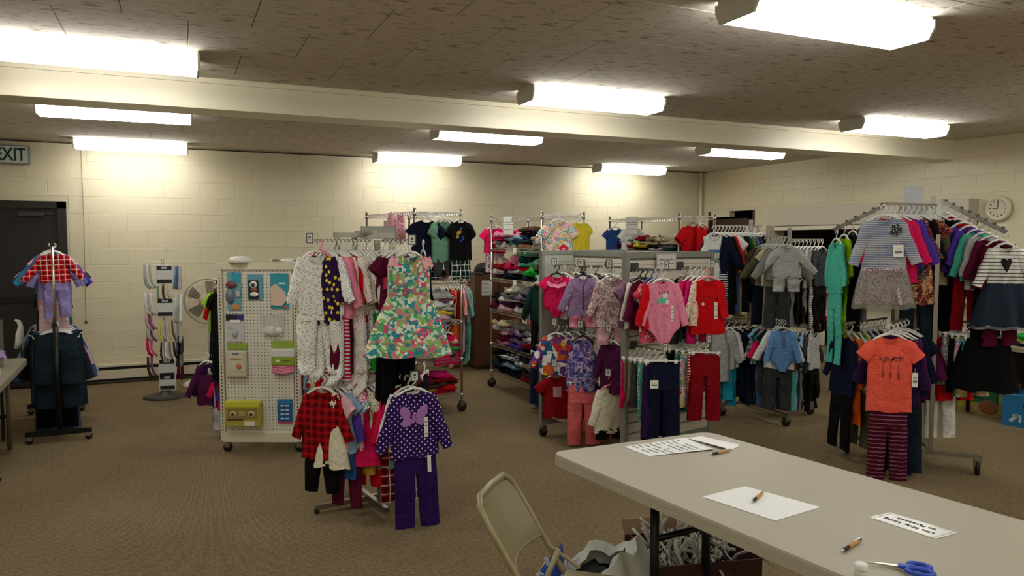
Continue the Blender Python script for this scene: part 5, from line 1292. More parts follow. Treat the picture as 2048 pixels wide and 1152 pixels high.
W1L = [.18, .54, .91, 1.31]
ws1, P1 = wire_unit('wire_shelves', 'chrome wire shelves on casters just behind the nearest rack', (2.06, 6.78, 0), R(8), .50, 1.22, W1L, 1.975)
W2L = [.2, .52, .91, 1.27, 1.615]
ws2, P2_ = wire_unit('wire_shelves', 'chrome wire shelves left of and behind the slatwall display', (3.31, 6.58, 0), 0, .47, 1.3, W2L, 1.955)
W3L = [.2, .55, .9, 1.25, 1.585]
ws3, P3_ = wire_unit('wire_shelves', 'chrome wire shelves directly behind the slatwall display near side', (4.76, 6.3, 0), 0, .46, 1.35, W3L, 1.955)
GP1, GP2, GP3 = 'clothes on the first wire shelves', 'clothes on the second wire shelves', 'clothes on the third wire shelves'
n1 = 'near wire shelves'
pile(P1(.14, .16, W1L[0]), ['dark red', 'mustard', 'brown', 'maroon'], 'left front pile, bottom shelf, near wire shelves', .24, .26, .04, 8, group=GP1, rough=.6)
pile(P1(.36, .15, W1L[0]), ['hot pink', 'red', 'brown', 'dark red', 'magenta'], 'right front pile, bottom shelf, near wire shelves', .24, .26, .04, 8, group=GP1, rough=.7)
pile(P1(.13, .15, W1L[1]), ['cream', 'white/flecked/yellow', 'red', 'salmon', 'pink'], 'left front pile, second shelf, near wire shelves', .22, .24, .036, 8, group=GP1, rough=.5)
pile(P1(.37, .15, W1L[1]), ['dark green', 'sage green', 'green/flecked/grey', 'olive', 'beige'], 'right front pile, second shelf, near wire shelves', .23, .24, .04, 8, group=GP1, rough=.5)
pile(P1(.33, .2, W1L[2]), ['pale pink', 'yellow', 'light grey', 'white', 'mauve', 'light grey'], 'front pile, third shelf, near wire shelves', .26, .24, .045, 8, group=GP1, rough=.7)
pile(P1(.13, .35, W1L[2]), ['burgundy', 'tan', 'burgundy'], 'left pile, third shelf, near wire shelves', .2, .2, .06, 8, group=GP1, rough=.7)
pile(P1(.25, .25, W1L[3]), ['pale pink', 'brown', 'black'], 'front pile, fourth shelf, near wire shelves', .4, .3, .03, 8, group=GP1, rough=.5)
for yy, cs, nm in ((.6, ['grey', 'navy', 'red'], 'middle'), (.95, ['white', 'brown', 'tan'], 'far')):
    for lv, ln_ in ((W1L[0], 'bottom'), (W1L[1], 'second'), (W1L[3], 'fourth')):
        pile(P1(.25, yy, lv), cs, '%s pile, %s shelf, near wire shelves' % (nm, ln_), .34, .28, .045, 8, group=GP1)
# hung from the near shelves
G6 = 'garments hung on the near wire shelves'
single('tank:hot pink:plain@L=.30;W=.3', P1(.38, .06, .86), 4, 'hung under third shelf, near wire shelves', G6)
ga = arm(P1(.11, -.035, 1.975), P1(.25, -.02, 1.975), ['tee:navy:plain@sc=1.1;L=.40;W=.28;under=skirt/navy/plaid;ul=.14;lab=navy tee with pink motif over plaid skirt', 'tee:sage green:plain@sc=1.1;under=pants/dark grey;ul=.12'], 'top front of near wire shelves', G6, -4, first_kw=dict(det=2), jit=3)
ga[1][0].location = P1(.27, -.04, 1.975); ga[1][0].rotation_euler.z = R(20)
t, fr, zt = ga[0]
for (x, z, c) in ((.02, -.17, 'c0406c'), (.035, -.185, 'd86890'), (.05, -.20, 'e8b0c4'), (.03, -.205, 'b83464')): shape_patch(t, 'motif', mat('motif ' + c, c, .8), ell(x, z, .010, .012, 8), fr, .004, 1)
size_strip(t, fr, .085, -.245, .11, .028)
tb, fr, zt = single('tee:black:plain@sc=1.15;L=.38;under=shorts/dark green/plaid;ul=.16;ang=34;lab=black tee with colourful print over plaid shorts', P1(.47, -.05, 1.975), 24, 'top right of near wire shelves', G6, det=2)
for (x, z, a, b_, c) in ((-.045, -.19, .03, .012, 'd0683c'), (-.045, -.205, .03, .014, 'b8a040'), (-.06, -.24, .02, .018, '8ca040'), (-.0, -.27, .04, .008, '3444a8'), (.02, -.25, .012, .02, '3444a8'), (-.02, -.16, .02, .008, '3c70b0')): shape_patch(tb, 'print', mat('print ' + c, c, .8), ell(x, z, a, b_, 10, .4), fr, .004, 2)
single('tee:dark green:plain@L=.36', P1(.36, .02, 1.975), 14, 'between navy and black tees, near wire shelves', G6)
pk = folded_mesh(.16, .14, .26, 4, .3).build('ruffled_headband_pack', cloth('pale pink', 'flecked', 'hot pink'), None, True, loc=P1(-.06, .3, 1.66), rot=(0, 0, R(8)))
tag(pk, 'pale pink ruffled bundle hanging at the left of the near wire shelves', 'clothing')
MB().tube([(0, 0, .26), (0, 0, .31)], .002, 4).build('loop', PAPER, pk)
sign('shelf_sign', 'pale paper sign hanging on the left of the near wire shelves', P1(-.02, .55, 1.80), R(-60), .16, .2, ['', ''], .02, frame='c4c2b8')
sign('grey_board', 'wide blank grey board sign behind the top of the nearest rack', at(757, 465, 5.0), R(-22), .24, .085, [''], .02, frame='a4a69e')
# second shelves
n2 = 'middle wire shelves'
for x, y, lv, specs, w_, nm in (
    (.12, .16, 1.615, ['cream', 'white/flecked/navy', 'beige'], .26, 'near left pile, top shelf'), (.14, .48, 1.615, ['peach', 'dark denim', 'blue', 'navy', 'brown'], .3, 'centre pile, top shelf'), (.14, .82, 1.615, ['cream', 'aqua', 'light blue', 'pink', 'hot pink'], .3, 'far pile, top shelf'), (.14, 1.15, 1.615, ['white', 'black/candy', 'hot pink', 'pink'], .24, 'farthest pile, top shelf'),
    (.13, .16, 1.27, ['dark green', 'green', 'olive', 'sage green'], .28, 'near pile, fourth shelf'), (.14, .48, 1.27, ['dark blue', 'hot pink', 'red', 'aqua', 'dark green', 'sage green'], .3, 'centre pile, fourth shelf'), (.14, .85, 1.27, ['navy', 'white', 'hot pink', 'pink'], .28, 'far pile, fourth shelf'), (.14, 1.15, 1.27, ['maroon', 'red/candy', 'dark red', 'magenta/candy'], .26, 'farthest pile, fourth shelf'),
    (.14, .55, .91, ['white', 'purple', 'maroon/striped/white', 'lilac', 'grey'], .32, 'near pile, third shelf'), (.14, .9, .91, ['pale pink', 'plum', 'white', 'grey', 'cream'], .3, 'centre pile, third shelf'), (.14, 1.18, .91, ['maroon', 'white', 'black'], .26, 'far pile, third shelf'),
    (.14, .3, .52, ['black', 'dark red', 'white', 'grey'], .3, 'near pile, second shelf'), (.14, .65, .52, ['violet', 'lilac', 'purple', 'lilac', 'grey'], .34, 'centre pile, second shelf'), (.12, 1.05, .52, ['pink', 'maroon', 'pale pink', 'light grey', 'grey/candy'], .34, 'far pile, second shelf'),
    (.13, .35, .2, ['dark red', 'brown', 'white', 'light grey', 'navy'], .36, 'near pile, bottom shelf'), (.13, .75, .2, ['navy', 'black', 'light blue', 'dark blue', 'light grey/striped/navy'], .36, 'centre pile, bottom shelf'), (.13, 1.15, .2, ['black', 'dark denim', 'navy', 'black'], .32, 'far pile, bottom shelf')):
    pile(P2_(x, y, lv), specs, nm + ', ' + n2, w_, .27, .056 if lv < 1.6 else .045, 90, .04, group=GP2, rough=.85)
G7 = 'garments hung on the middle wire shelves'
single('tee:hot pink:plain@sc=1.0;L=.30;under=leggings/black/leopard;ul=.22', P2_(.06, 1.34, 1.94), -12, 'at far left corner of middle wire shelves', G7)
t, fr, zt = single('tee:cream:candy@sc=1.15;L=.42;ps=1.1;trim=salmon;lab=cream tee with colourful hearts and a red flower', P2_(.15, -.06, 1.975), -18, 'front of middle wire shelves', G7, det=2)
for k in range(5):
    a = k * 2 * PI / 5 + .3; shape_patch(t, 'petal', mat('petal_red', 'd01c3c', .9), ell(.05 + .028 * math.cos(a), -.36 + .028 * math.sin(a), .022, .02, 10), fr, .004 + .0003 * k, 2)
shape_patch(t, 'flower_centre', mat('flower_centre', 'e8a0a8', .9), ell(.05, -.36, .018, .016, 10), fr, .0065, 1)
single('onesie:yellow:plain@sc=1.15;L=.40;W=.27;h=white;lab=lime yellow ruffled romper', P2_(.40, -.05, 1.975), 14, 'front right of middle wire shelves', G7, det=2)
MB().tube([(.0, .0, 1.355), (-.16, -.18, 1.355)], .008, 6).build('side_arm', CHROME, ws2); MB().tube([(.0, .0, .68), (-.15, -.17, .68)], .008, 6).build('side_arm', CHROME, ws2)
arm(P2_(-.14, -.16, 1.36), P2_(-.01, .0, 1.36), ['jacket:dark green:plain@sc=1.1;L=.36;ang=26;under=pants/black;ul=.25', 'jacket:red:plain@sc=1.1;under=pants/black;ul=.25', 'jacket:blue:plain@sc=1.15;ang=32', 'jacket:turquoise:plain@sc=1.1;ang=34', 'shirt:lime green:plain@sc=1.1;ang=34'], 'side arm at front of middle wire shelves', G7, -88, jit=6)
arm(P2_(-.13, -.15, .685), P2_(-.01, .0, .685), ['pants:dark blue:plain@L=.5;W=.26', 'pants:brown:plain@L=.5', 'pants:navy:plain@L=.5'], 'lower side arm of middle wire shelves', G7, -90)
sign('shelf_sign', 'white paper sign on the top edge of the middle wire shelves', P2_(-.02, .78, 1.86), R(-65), .15, .2, ['#', '##', '', '#'], .022, frame='d6d6cc')
for lv, nm in ((1.615, 'top'), (1.27, 'second')):
    t = tag(MB().box((0, 0, 0), (.05, .004, .05)).build('shelf_label', PAPER, None, loc=P2_(-.015, .62, lv - .02), rot=(0, 0, R(-70))), 'small white shelf label on the %s shelf of middle wire shelves' % nm, 'label')
sk = MB(); sk.tube([(0, 0, 0), (.01, -.01, -.12), (-.01, .0, -.2), (-.03, -.03, -.25)], [.03, .025, .026, .016], 8, sq=.5)
tag(sk.build('hanging_sock', cloth('light grey', 'flecked', 'mauve'), None, True, loc=P2_(-.03, .1, .26)), 'grey patterned sock dangling off bottom shelf of middle wire shelves', 'sock')
# third shelves
n3 = 'right wire shelves'
for x, y, specs, nm in ((.12, 1.22, ['black', 'maroon', 'dark red/candy'], 'far left'), (.12, .98, ['tan', 'dark red', 'brown', 'light grey'], 'second'), (.12, .74, ['black', 'yellow', 'light grey', 'dark red'], 'third'), (.12, .5, ['light grey', 'black', 'beige', 'khaki'], 'fourth'), (.12, .26, ['dark green', 'grey', 'beige', 'beige'], 'fifth')):
    pile(P3_(x, y, 1.585), specs, nm + ' pile on top shelf, ' + n3, .22, .26, .042, 90, .03, group=GP3, rough=.8)
for lv, ln_ in ((1.25, 'second'), (.9, 'third'), (.55, 'fourth'), (.2, 'bottom')):
    pile(P3_(.22, .2, lv), ['black', 'dark grey', 'navy'], 'near pile, ' + ln_ + ' shelf, right wire shelves', .36, .3, .05, 0, group=GP3)
    pile(P3_(.22, .65, lv), ['dark red', 'grey', 'white'], 'middle pile, ' + ln_ + ' shelf, right wire shelves', .36, .3, .05, 0, group=GP3)
G8 = 'garments hung on the right wire shelves'
single('onesie:blue:plain@sc=1.0;L=.36', P3_(-.03, 1.18, 1.93), -22, 'far left end of right wire shelves', G8)
single('tee:white:plain@L=.26', P3_(.06, .95, 1.93), -24, 'beside blue bodysuit on right wire shelves', G8)
single('tee:red:plain@sc=1.35;L=.28;under=pants/black;ul=.5;h=tan;ang=40;W=.32', P3_(.14, -.05, 1.95), 8, 'front of right wire shelves', G8)
single('shirt:red:plain@sc=1.3;L=.4', P3_(.30, .0, 1.95), 30, 'front right of right wire shelves', G8)
single('shirt:black:plain@sc=1.2;L=.4', P3_(.22, -.02, 1.93), 0, 'behind red tee on right wire shelves', G8)
sign('shelf_sign', 'white paper sign on the top edge of the right wire shelves', P3_(-.02, .85, 1.87), R(-65), .16, .2, ['#', '##', '', '#'], .022, frame='d0d0c8')

# ================================================================== C: far clothes rail and cabinet
rc = thing('garment_rail', 'yellowish wooden-pole clothes rail along the back wall by the cabinet', 'clothes rack', (3.02, 9.35, 0), R(-4))
MB().tube([(-.95, 0, 1.14), (.62, 0, 1.14)], .014, 8).build('rail', mat('wood_pole', 'a89458', .5), rc, True)
for x in (-.93, .60): MB().tube([(x, 0, .05), (x, 0, 1.15)], .014, 8).build('post', DCHROME, rc); MB().tube([(x, -.2, .03), (x, .2, .03)], .015, 6).build('foot', DCHROME, rc)
arm((3.15, 9.34, 1.155), (3.56, 9.31, 1.155), ['shirt:light blue:plain@L=.5', 'shirt:denim blue:plain@under=pants/leopard', 'shirt:dark grey:plain@L=.5', 'tee:red:dotted:yellow@under=pants/orange', 'sleeper:peach:plain@ul=.5', 'jacket:dark red:plain@under=pants/orange', 'shirt:orange:plain@L=.6', 'sleeper:pale pink:plain', 'shirt:light grey:plain@under=pants/aqua', 'sleeper:aqua:flecked:white@ul=.46'], 'far rail beside the cabinet', 'garments on the far rail', -80, sc_=1.25, front_words='from left')
arm((2.62, 9.36, 1.155), (3.05, 9.35, 1.155), ['shirt:burgundy:plain', 'tee:cream:plain', 'shirt:beige:plain', 'tee:tan:plain', 'shirt:burgundy:plain', 'tee:light blue:plain'], 'left half of far rail', 'garments on the far rail', -80, front_words='from left')
cb = thing('cabinet', 'dark brown wooden cabinet against the back wall with a black cap on top', 'cabinet', (3.78, 9.2, 0), R(-6))
CBM = mat('cabinet_brown', '5c3820', .45, var=.18)
MB().b2((-.2, -.2, .03), (.45, .3, 1.27)).build('cabinet_body', CBM, cb, bevel=.004); MB().b2((-.18, -.19, 0), (.43, .29, .035)).build('plinth', mat('plinth', '1c120c', .6), cb)
MB().b2((-.19, -.215, .06), (.12, -.2, 1.25)).build('cabinet_door', CBM, cb, bevel=.003); MB().b2((.13, -.215, .06), (.44, -.2, 1.25)).build('cabinet_door', CBM, cb, bevel=.003)
bpy.context.view_layer.update(); CM = cb.matrix_basis.copy()
sign('cabinet_notice', 'white paper taped on the brown cabinet', CM @ Vector((-.06, -.222, 1.08)), R(-6), .12, .2, ['#', '', '##', '', '#'], .022, frame='d4d4cc')
hat = thing('black_cap', 'black cap with pale star pattern on top of the brown cabinet', 'hat', CM @ Vector((-.02, -.06, 1.275)), R(-20))
MB().lathe([(.15, 0), (.155, .03), (.14, .075), (.1, .115), (.05, .135), (.005, .14)], n=20).build('crown', mat('cap_black', '0e0e10', .9), hat, True)
MB().grid(10, 4, lambda a, b: ((.14 + .1 * b) * math.cos(PI * (.95 + .5 * a)), (.14 + .09 * b) * math.sin(PI * (.95 + .5 * a)), .012 - .02 * b)).build('brim', mat('cap_black', '0e0e10', .9), hat, True)
for k in range(5):
    a = k * 2 * PI / 5 + .4
    MB().box((.02 + .04 * math.cos(a), -.128, .07 + .035 * math.sin(a)), (.045, .006, .012), M=Matrix.Rotation(-a, 3, 'Y')).build('star_arm', mat('star_beige', 'c8bca8', .8), hat)
MB().box((.09, -.115, .03), (.07, .01, .035), M=Matrix.Rotation(.5, 3, 'Z')).build('patterned_tab', cloth('black', 'striped', 'white', 2), hat)

# ================================================================== sock spinner and fan
sp_ = thing('sock_spinner', 'sock spinner stand with dark cone base near the back wall', 'display stand', (-.14, 8.84, 0))
MB().lathe([(.235, 0), (.235, .008), (.16, .02), (.06, .05), (.03, .10), (.02, .11)], n=28).build('cone_base', mat('base_dark', '242018', .45), sp_, True)
MB().tube([(0, 0, .1), (0, 0, 1.50)], .013, 8).build('pole', CHROME, sp_)
MB().tube([(.05 * math.cos(a), 0, 1.60 + .05 * math.sin(a)) for a in [R(x) for x in range(-60, 260, 32)]], .004, 5).build('top_ring', CHROME, sp_)
for z in (1.47, 1.12, .78, .45):
    for a in (0, PI / 2): MB().tube([(-.17 * math.cos(a), -.17 * math.sin(a), z), (.17 * math.cos(a), .17 * math.sin(a), z)], .004, 5).build('hook_bar', CHROME, sp_)
S_ = Vector((-.14, 8.84, 0)); GS = 'sock packs on the spinner'
def sockpack(dx, dy, z, w_, h, colors, label, rz=-12, white=True):
    t = thing('sock_pack', label, 'socks', S_ + Vector((dx, dy, z)), R(rz), group=GS)
    if white:
        MB().b2((-w_ / 2, -.012, -h), (w_ / 2, .012, 0)).build('white_socks', mat('sock_white', 'd0d0cc', .7), t, bevel=.008)
        MB().b2((-w_ / 2 + .012, -.016, -.05), (w_ / 2 - .012, -.012, -.008)).build('black_header', mat('pack_black', '1a1a1c', .5), t)
        MB().b2((-w_ / 2 + .012, -.016, -h + .012), (w_ / 2 - .012, -.012, -h + .05)).build('black_footer', mat('pack_black', '1a1a1c', .5), t)
        MB().b2((-.03, -.018, -.04), (.03, -.0155, -.018)).build('pack_print', mat('pack_print', 'b8b8b8', .5), t)
    else:
        for k, c in enumerate(colors):
            x = (k - (len(colors) - 1) / 2) * w_ / len(colors)
            b = MB(); b.tube([(x, 0, 0), (x * 1.1, -.005, -h * .6), (x * 1.2 + .01, -.02, -h * .85), (x * 1.2 + .03, -.05, -h)], [.016, .02, .022, .016], 8, sq=.5)
            b.build('sock', cloth(c), t, True)
    MB().tube([(0, .0, 0), (0, .0, .03)], .002, 4).build('hook_tab', CLEARP, t)
for z, nm in ((1.44, 'topmost'), (1.09, 'second'), (.44, 'fourth'), (.27, 'lowest')): sockpack(.02, -.17, z, .17, .2 if z > .3 else .17, None, 'white sock pack with black print, %s on spinner front' % nm)
sockpack(.02, -.17, .85, .16, .2, ['yellow', 'light grey', 'pale pink', 'olive'], 'striped mixed socks between white packs, spinner front', white=False)
sockpack(.03, -.19, .62, .16, .17, ['dark grey', 'white', 'grey', 'navy'], 'grey and navy sock bundle low on spinner front', white=False)
sockpack(.0, -.17, 1.22, .14, .13, ['sage green', 'brown', 'light grey'], 'brown and green baby socks high on spinner front', white=False)
for z, cs, h in ((1.45, ['light grey', 'white', 'light grey'], .26), (1.14, ['white', 'light grey', 'white'], .24), (.99, ['pale pink', 'mauve', 'pale pink'], .24), (.8, ['light grey', 'mauve'], .18), (.66, ['hot pink', 'pink'], .2), (.45, ['brown', 'mauve'], .22)):
    sockpack(-.15, -.03, z, .09, h, cs, '%s and %s socks, left side of spinner' % (cs[0], cs[1]), 40, False)
for z, cs, h in ((1.42, ['light blue', 'slate blue', 'light grey'], .24), (1.12, ['white', 'light grey', 'white'], .3), (.86, ['light grey', 'beige'], .26), (.66, ['grey', 'navy', 'dark grey'], .18), (.5, ['dark grey', 'grey'], .16), (.34, ['maroon', 'burgundy'], .14)):
    sockpack(.15, -.05, z, .1, h, cs, '%s and %s socks, right side of spinner' % (cs[0], cs[1]), -50, False)
fn = thing('pedestal_fan', 'cream pedestal fan beside the sock spinner', 'fan', (.33, 9.35, 0), R(-18))
FC = mat('fan_cream', 'c0b8a0', .5); FH = 1.0
MB().lathe([(.3, 0), (.3, .03), (.27, .05), (.05, .075), (.03, .11)], (0, 0, 0), 32).build('fan_base', mat('fan_base_white', 'd2cec0', .45), fn, True)
MB().tube([(0, .02, .08), (0, .02, FH)], .022, 10).build('pole', FC, fn, True)
MB().lathe([(.05, .14), (.085, .10), (.085, -.02), (.05, -.04)], (0, 0, FH), 16, M=MX).build('motor', FC, fn, True)
rg = [(.26 * math.cos(2 * PI * k / 32), -.05, FH + .26 * math.sin(2 * PI * k / 32)) for k in range(33)]
MB().tube(rg, .014, 8).build('guard_rim', FC, fn, True)
gb = MB()
for k in range(40):
    a = 2 * PI * k / 40; c, s = math.cos(a), math.sin(a)
    gb.tube([(.05 * c, -.13, FH + .05 * s), (.2 * c, -.12, FH + .2 * s), (.26 * c, -.06, FH + .26 * s)], .0018, 3)
for r_ in (.1, .18): gb.tube([(r_ * math.cos(2 * PI * k / 24), -.125, FH + r_ * math.sin(2 * PI * k / 24)) for k in range(25)], .0018, 3)
tag(gb.build('guard_wires', FC, fn), kind='stuff')
MB().lathe([(.05, -.005), (.05, .005)], (0, -.13, FH), 16, M=MX).build('badge', FC, fn)
for k in range(5):
    a0 = k * 2 * PI / 5
    MB().grid(4, 5, lambda u, v: ((.05 + .18 * v) * math.cos(a0 + .75 * (u - .3) * (1 - .15 * v)), -.07 + .05 * u, FH + (.05 + .18 * v) * math.sin(a0 + .75 * (u - .3) * (1 - .15 * v)))).build('blade', mat('blade_grey', '8c8878', .4), fn, True)

# ================================================================== tables along the right wall
BT = mat('back_table', 'a09880', .45)
t1_, _ = folding_table('long folding table along the right wall behind the middle rack', [(6.05, 7.75), (6.72, 5.75), (7.45, 5.98), (6.8, 7.98)], ZT, BT, [
    ([(6.6, 6.3, .7), (6.6, 6.3, .02)], .018, BL), ([(7.1, 6.5, .7), (7.1, 6.5, .02)], .018, BL), ([(6.3, 7.5, .7), (6.3, 7.5, .02)], .018, BL), ([(6.85, 7.6, .7), (6.85, 7.6, .02)], .018, BL), ([(6.62, 6.1, .7), (6.75, 6.9, .35)], .014, BL)])
t2_, _ = folding_table('folding table by the right wall behind the right rack', [(6.88, 4.95), (6.88, 3.3), (7.62, 3.3), (7.62, 4.95)], ZT, BT, [
    ([(7.05, 4.7, .7), (7.05, 4.7, .02)], .018, BL), ([(7.5, 4.7, .7), (7.5, 4.7, .02)], .018, BL), ([(7.05, 3.5, .7), (7.05, 3.5, .02)], .018, BL), ([(7.5, 3.5, .7), (7.5, 3.5, .02)], .018, BL)])
GT_ = 'clothes on the back table'
for i, (x, y, sp2, rf) in enumerate(((6.62, 6.2, ['pale pink', 'hot pink', 'red'], .6), (6.72, 5.95, ['pale pink', 'red'], .6), (6.52, 6.5, ['mauve', 'pale pink', 'light grey'], .6), (6.9, 6.15, ['white/candy', 'white/candy', 'white/candy'], .3), (6.8, 6.45, ['white', 'lilac/candy', 'white/candy'], .3), (6.42, 6.85, ['light grey', 'white'], .4), (6.36, 7.15, ['beige', 'khaki'], .4), (6.26, 7.45, ['white', 'tan'], .4), (6.95, 6.45, ['pale pink', 'mauve/candy'], .4), (7.05, 6.1, ['white', 'pink/candy'], .4), (6.7, 6.8, ['grey', 'white'], .4))):
    pile((x, y, ZT), sp2, ['nearest front', 'nearest corner', 'second front', 'patterned near', 'patterned second', 'third front', 'fourth front', 'far front', 'second rear', 'nearest rear', 'third rear'][i] + ' heap on table behind middle rack', .26, .22, .035, 20, group=GT_, rough=rf)
for i, (x, y, sp2) in enumerate(((7.02, 4.5, ['yellow', 'green']), (7.05, 4.2, ['dark green', 'lime green', 'green']), (7.0, 4.0, ['white', 'pale pink']), (7.3, 4.3, ['white', 'beige']), (7.1, 3.7, ['pink', 'white']))):
    pile((x, y, ZT), sp2, ['left', 'green', 'white', 'rear', 'right'][i] + ' pile on table behind right rack', .26, .22, .03, 80, group=GT_, rough=.4)
tin = tag(MB().lathe([(.04, 0), (.045, .08), (.04, .09)], n=16).build('yellow_tub', mat('tub_yellow', 'c8c038', .4), None, True, loc=(6.78, 5.86, ZT)), 'small yellow tub on the corner of the table by the aqua trousers', 'tub')
def big_box(name, label, p, rz, d, c, parts, cat='box'):
    t = thing(name, label, cat, p, R(rz)); MB().b2((-d[0] / 2, -d[1] / 2, 0), (d[0] / 2, d[1] / 2, d[2])).build('carton', mat('carton ' + c, c, .55), t, bevel=.004)
    MB().b2((-d[0] / 2, -.02, d[2]), (d[0] / 2, .02, d[2] + .001)).build('tape', mat('tape', '9c9070', .3), t)
    for (nm, cc, x, z, a, h) in parts: MB().box((x, -d[1] / 2 - .002, z), (a, .002, h)).build(nm, mat('box ' + cc, cc, .55), t)
    return t
t = big_box('diaper_box', 'blue box with white arrow on floor at the right edge', (7.15, 4.12, 0), -78, (.42, .4, .30), '2074a8', [('hand_hole', '0c2c48', .02, .2, .12, .03), ('logo_panel', '4c90bc', 0, .29, .4, .015)])
for k, (x, z, a, h, rot) in enumerate(((-.11, .08, .03, .09, -.75), (-.085, .105, .07, .022, 0), (-.06, .08, .022, .07, 0))): MB().box((x, -.203, z), (a, .002, h), M=Matrix.Rotation(-rot, 3, 'Y')).build('arrow_bar', mat('arrow_white', 'b8d0dc', .5), t)
t = big_box('diaper_box', 'green and yellow picture box beside the blue box', (7.28, 4.64, 0), -80, (.42, .36, .30), 'a08848', [('green_panel', '1c7048', -.02, .21, .36, .17), ('yellow_panel', 'b4ac30', -.13, .1, .14, .08), ('white_mark', 'c0d4c4', .0, .235, .05, .05), ('brand_print', 'b0c8b4', -.02, .165, .14, .02), ('yellow_corner', 'b8b03c', .17, .2, .06, .1)])
blob(t, '8c5434', .07, .09, .085, .07, .004, -.182, 'picture'); blob(t, 'b48c60', -.08, .05, .06, .04, .004, -.182, 'picture')
big_box('diaper_box', 'tan picture box left of the green and yellow box', (7.36, 5.12, 0), -80, (.40, .34, .29), 'b09468', [('green_panel', '2c6c4c', .12, .24, .1, .06), ('print', 'c8b490', -.05, .2, .2, .05), ('print', '8c6c4c', .05, .1, .18, .09)])
big_box('storage_carton', 'pale carton on the floor under the long back table', (6.85, 6.9, 0), -72, (.7, .4, .42), '9c9478', [('print', '8c8468', 0, .2, .3, .08)])
big_box('storage_carton', 'second pale carton under the back table near the middle rack', (6.9, 5.95, 0), -72, (.6, .4, .5), 'aaa286', [('print', '8c8468', 0, .2, .3, .08)])
dk = thing('brown_cabinet', 'dark brown cabinet standing in the right corner below the doorway', 'cabinet', (7.75, 4.0, 0), 0)
MB().b2((-.1, -.8, 0), (.2, .9, .72)).build('cabinet_body', mat('cab_dark', '24140c', .5), dk, bevel=.004)
bsh = thing('low_bookcase', 'low dark bookcase behind the middle rack, below the doorway', 'bookcase', (6.35, 8.4, 0), R(-30))
DB = mat('bookcase_brown', '2c2018', .5); BE = mat('shelf_edge', '8c8064', .5)
MB().b2((-.6, .1, 0), (.6, .12, 1.0)).build('back', DB, bsh)
for x in (-.6, 0, .58): MB().b2((x, -.2, 0), (x + .02, .12, 1.0)).build('side', BE, bsh)
for z in (.05, .48, .98): MB().b2((-.6, -.2, z), (.6, .12, z + .03)).build('shelf', BE, bsh)
crd = thing('beige_panel_carton', 'tall beige carton behind the middle rack by the doorway', 'box', (6.0, 7.4, 0), R(-20))
MB().b2((-.2, -.12, 0), (.2, .12, 1.02)).build('carton', mat('carton_beige', 'a89868', .6), crd, bevel=.004)
hgk = single('tank:light grey:plain@L=.5;sc=1.1', MX_(-.50, .13, .93), -40, 'pale bag-like garment left of middle rack', 'garments near middle rack')
cap2 = tag(MB().lathe([(.07, 0), (.072, .03), (.05, .06), (.005, .07)], n=14).build('red_cap', cloth('red', 'striped', 'white', 1.6), None, True, loc=P2_(.1, -.02, .66)), 'small red and white cap at the front of the middle wire shelves', 'hat')

# ================================================================== left table things
pile((-1.36, 6.72, ZT), ['cream/flecked/khaki', 'lilac'], 'heap on the left table', .28, .3, .06, 10, group='clothes on the left table', rough=.6)
pile((-1.32, 6.35, ZT), ['cream'], 'front heap on the left table', .26, .2, .035, 0, group='clothes on the left table', rough=.7)
b = MB(); b.tube([(-.03, 0, 0), (-.02, -.06, -.02), (.0, -.08, -.09), (.015, -.085, -.12)], .012, 6)
tag(b.build('dangling_strap', cloth('cream'), None, True, loc=(-1.17, 6.4, ZT + .02)), 'cream strap dangling over the near edge of the left table', 'strap')
wg = thing('white_cloth', 'white crumpled cloth hanging up between the left table and the jeans', 'cloth', at(38, 640, 6.5), R(-10))
b = MB(); b.tube([(-.03, 0, .0), (-.005, 0, -.01), (.01, 0, -.05), (.0, .0, -.12), (.0, 0, -.2), (-.02, 0, -.25)], [.018, .03, .035, .055, .07, .05], 12, sq=.45)
b.build('drape', cloth('white'), wg, True); MB().tube([(.0, .01, .0), (.0, .02, -.3), (.0, .03, -.32)], .006, 6).build('stand', BLACKP, wg)
wg.location.z += 0.0

# ================================================================== folding chair
CH = mat('chair_beige', '968b68', .38, .25); CHP = mat('chair_panel', '8c8262', .42, .15)
fc = thing('folding_chair', 'beige metal folding chair at the end of the grey table', 'chair', (1.2, 2.373, 0), -.744 - PI / 2)
# local: facing +Y, width along X
zt_, rec = .779, .63
def rail(x, z): return (x, -.2 + (zt_ - z) * rec, z)
top = [rail(-.178, z) for z in (.03, .3, .5, .62, .70)] + [(-.165, rail(0, .755)[1], .755), (-.125, rail(0, zt_)[1], zt_), (0, rail(0, zt_ + .004)[1], zt_ + .004), (.125, rail(0, zt_)[1], zt_), (.165, rail(0, .755)[1], .755)] + [rail(.178, z) for z in (.70, .62, .5, .3, .03)]
MB().tube(top, .0125, 10).build('front_frame', CH, fc, True)
def pan(a, b):
    x = (a - .5) * .325; z = .545 + .215 * b
    if b > .75: x *= 1 - .16 * ((b - .75) / .25) ** 2
    return Vector((x, rail(0, z)[1] - .035 * (1 - (2 * a - 1) ** 2) + .004, z))
MB().grid(16, 8, lambda a, b: pan(a, b)).grid(16, 8, lambda a, b: pan(1 - a, b) + Vector((0, -.008, 0))).build('backrest', CHP, fc, True)
MB().tube([pan(k / 16, 0) + Vector((0, -.004, 0)) for k in range(17)], .0055, 6).build('backrest_hem', CHP, fc, True)
MB().b2((-.165, .05, .405), (.165, .32, .425)).build('seat', CHP, fc, bevel=.01)
for s in (-1, 1):
    MB().tube([(s * .155, .02, .50), (s * .155, -.08, .25), (s * .155, -.19, .02)], .0115, 8).build('rear_leg', CH, fc, True)
    MB().tube([(s * .172, -.02, .50), (s * .17, .1, .43)], .008, 6).build('link', CH, fc)
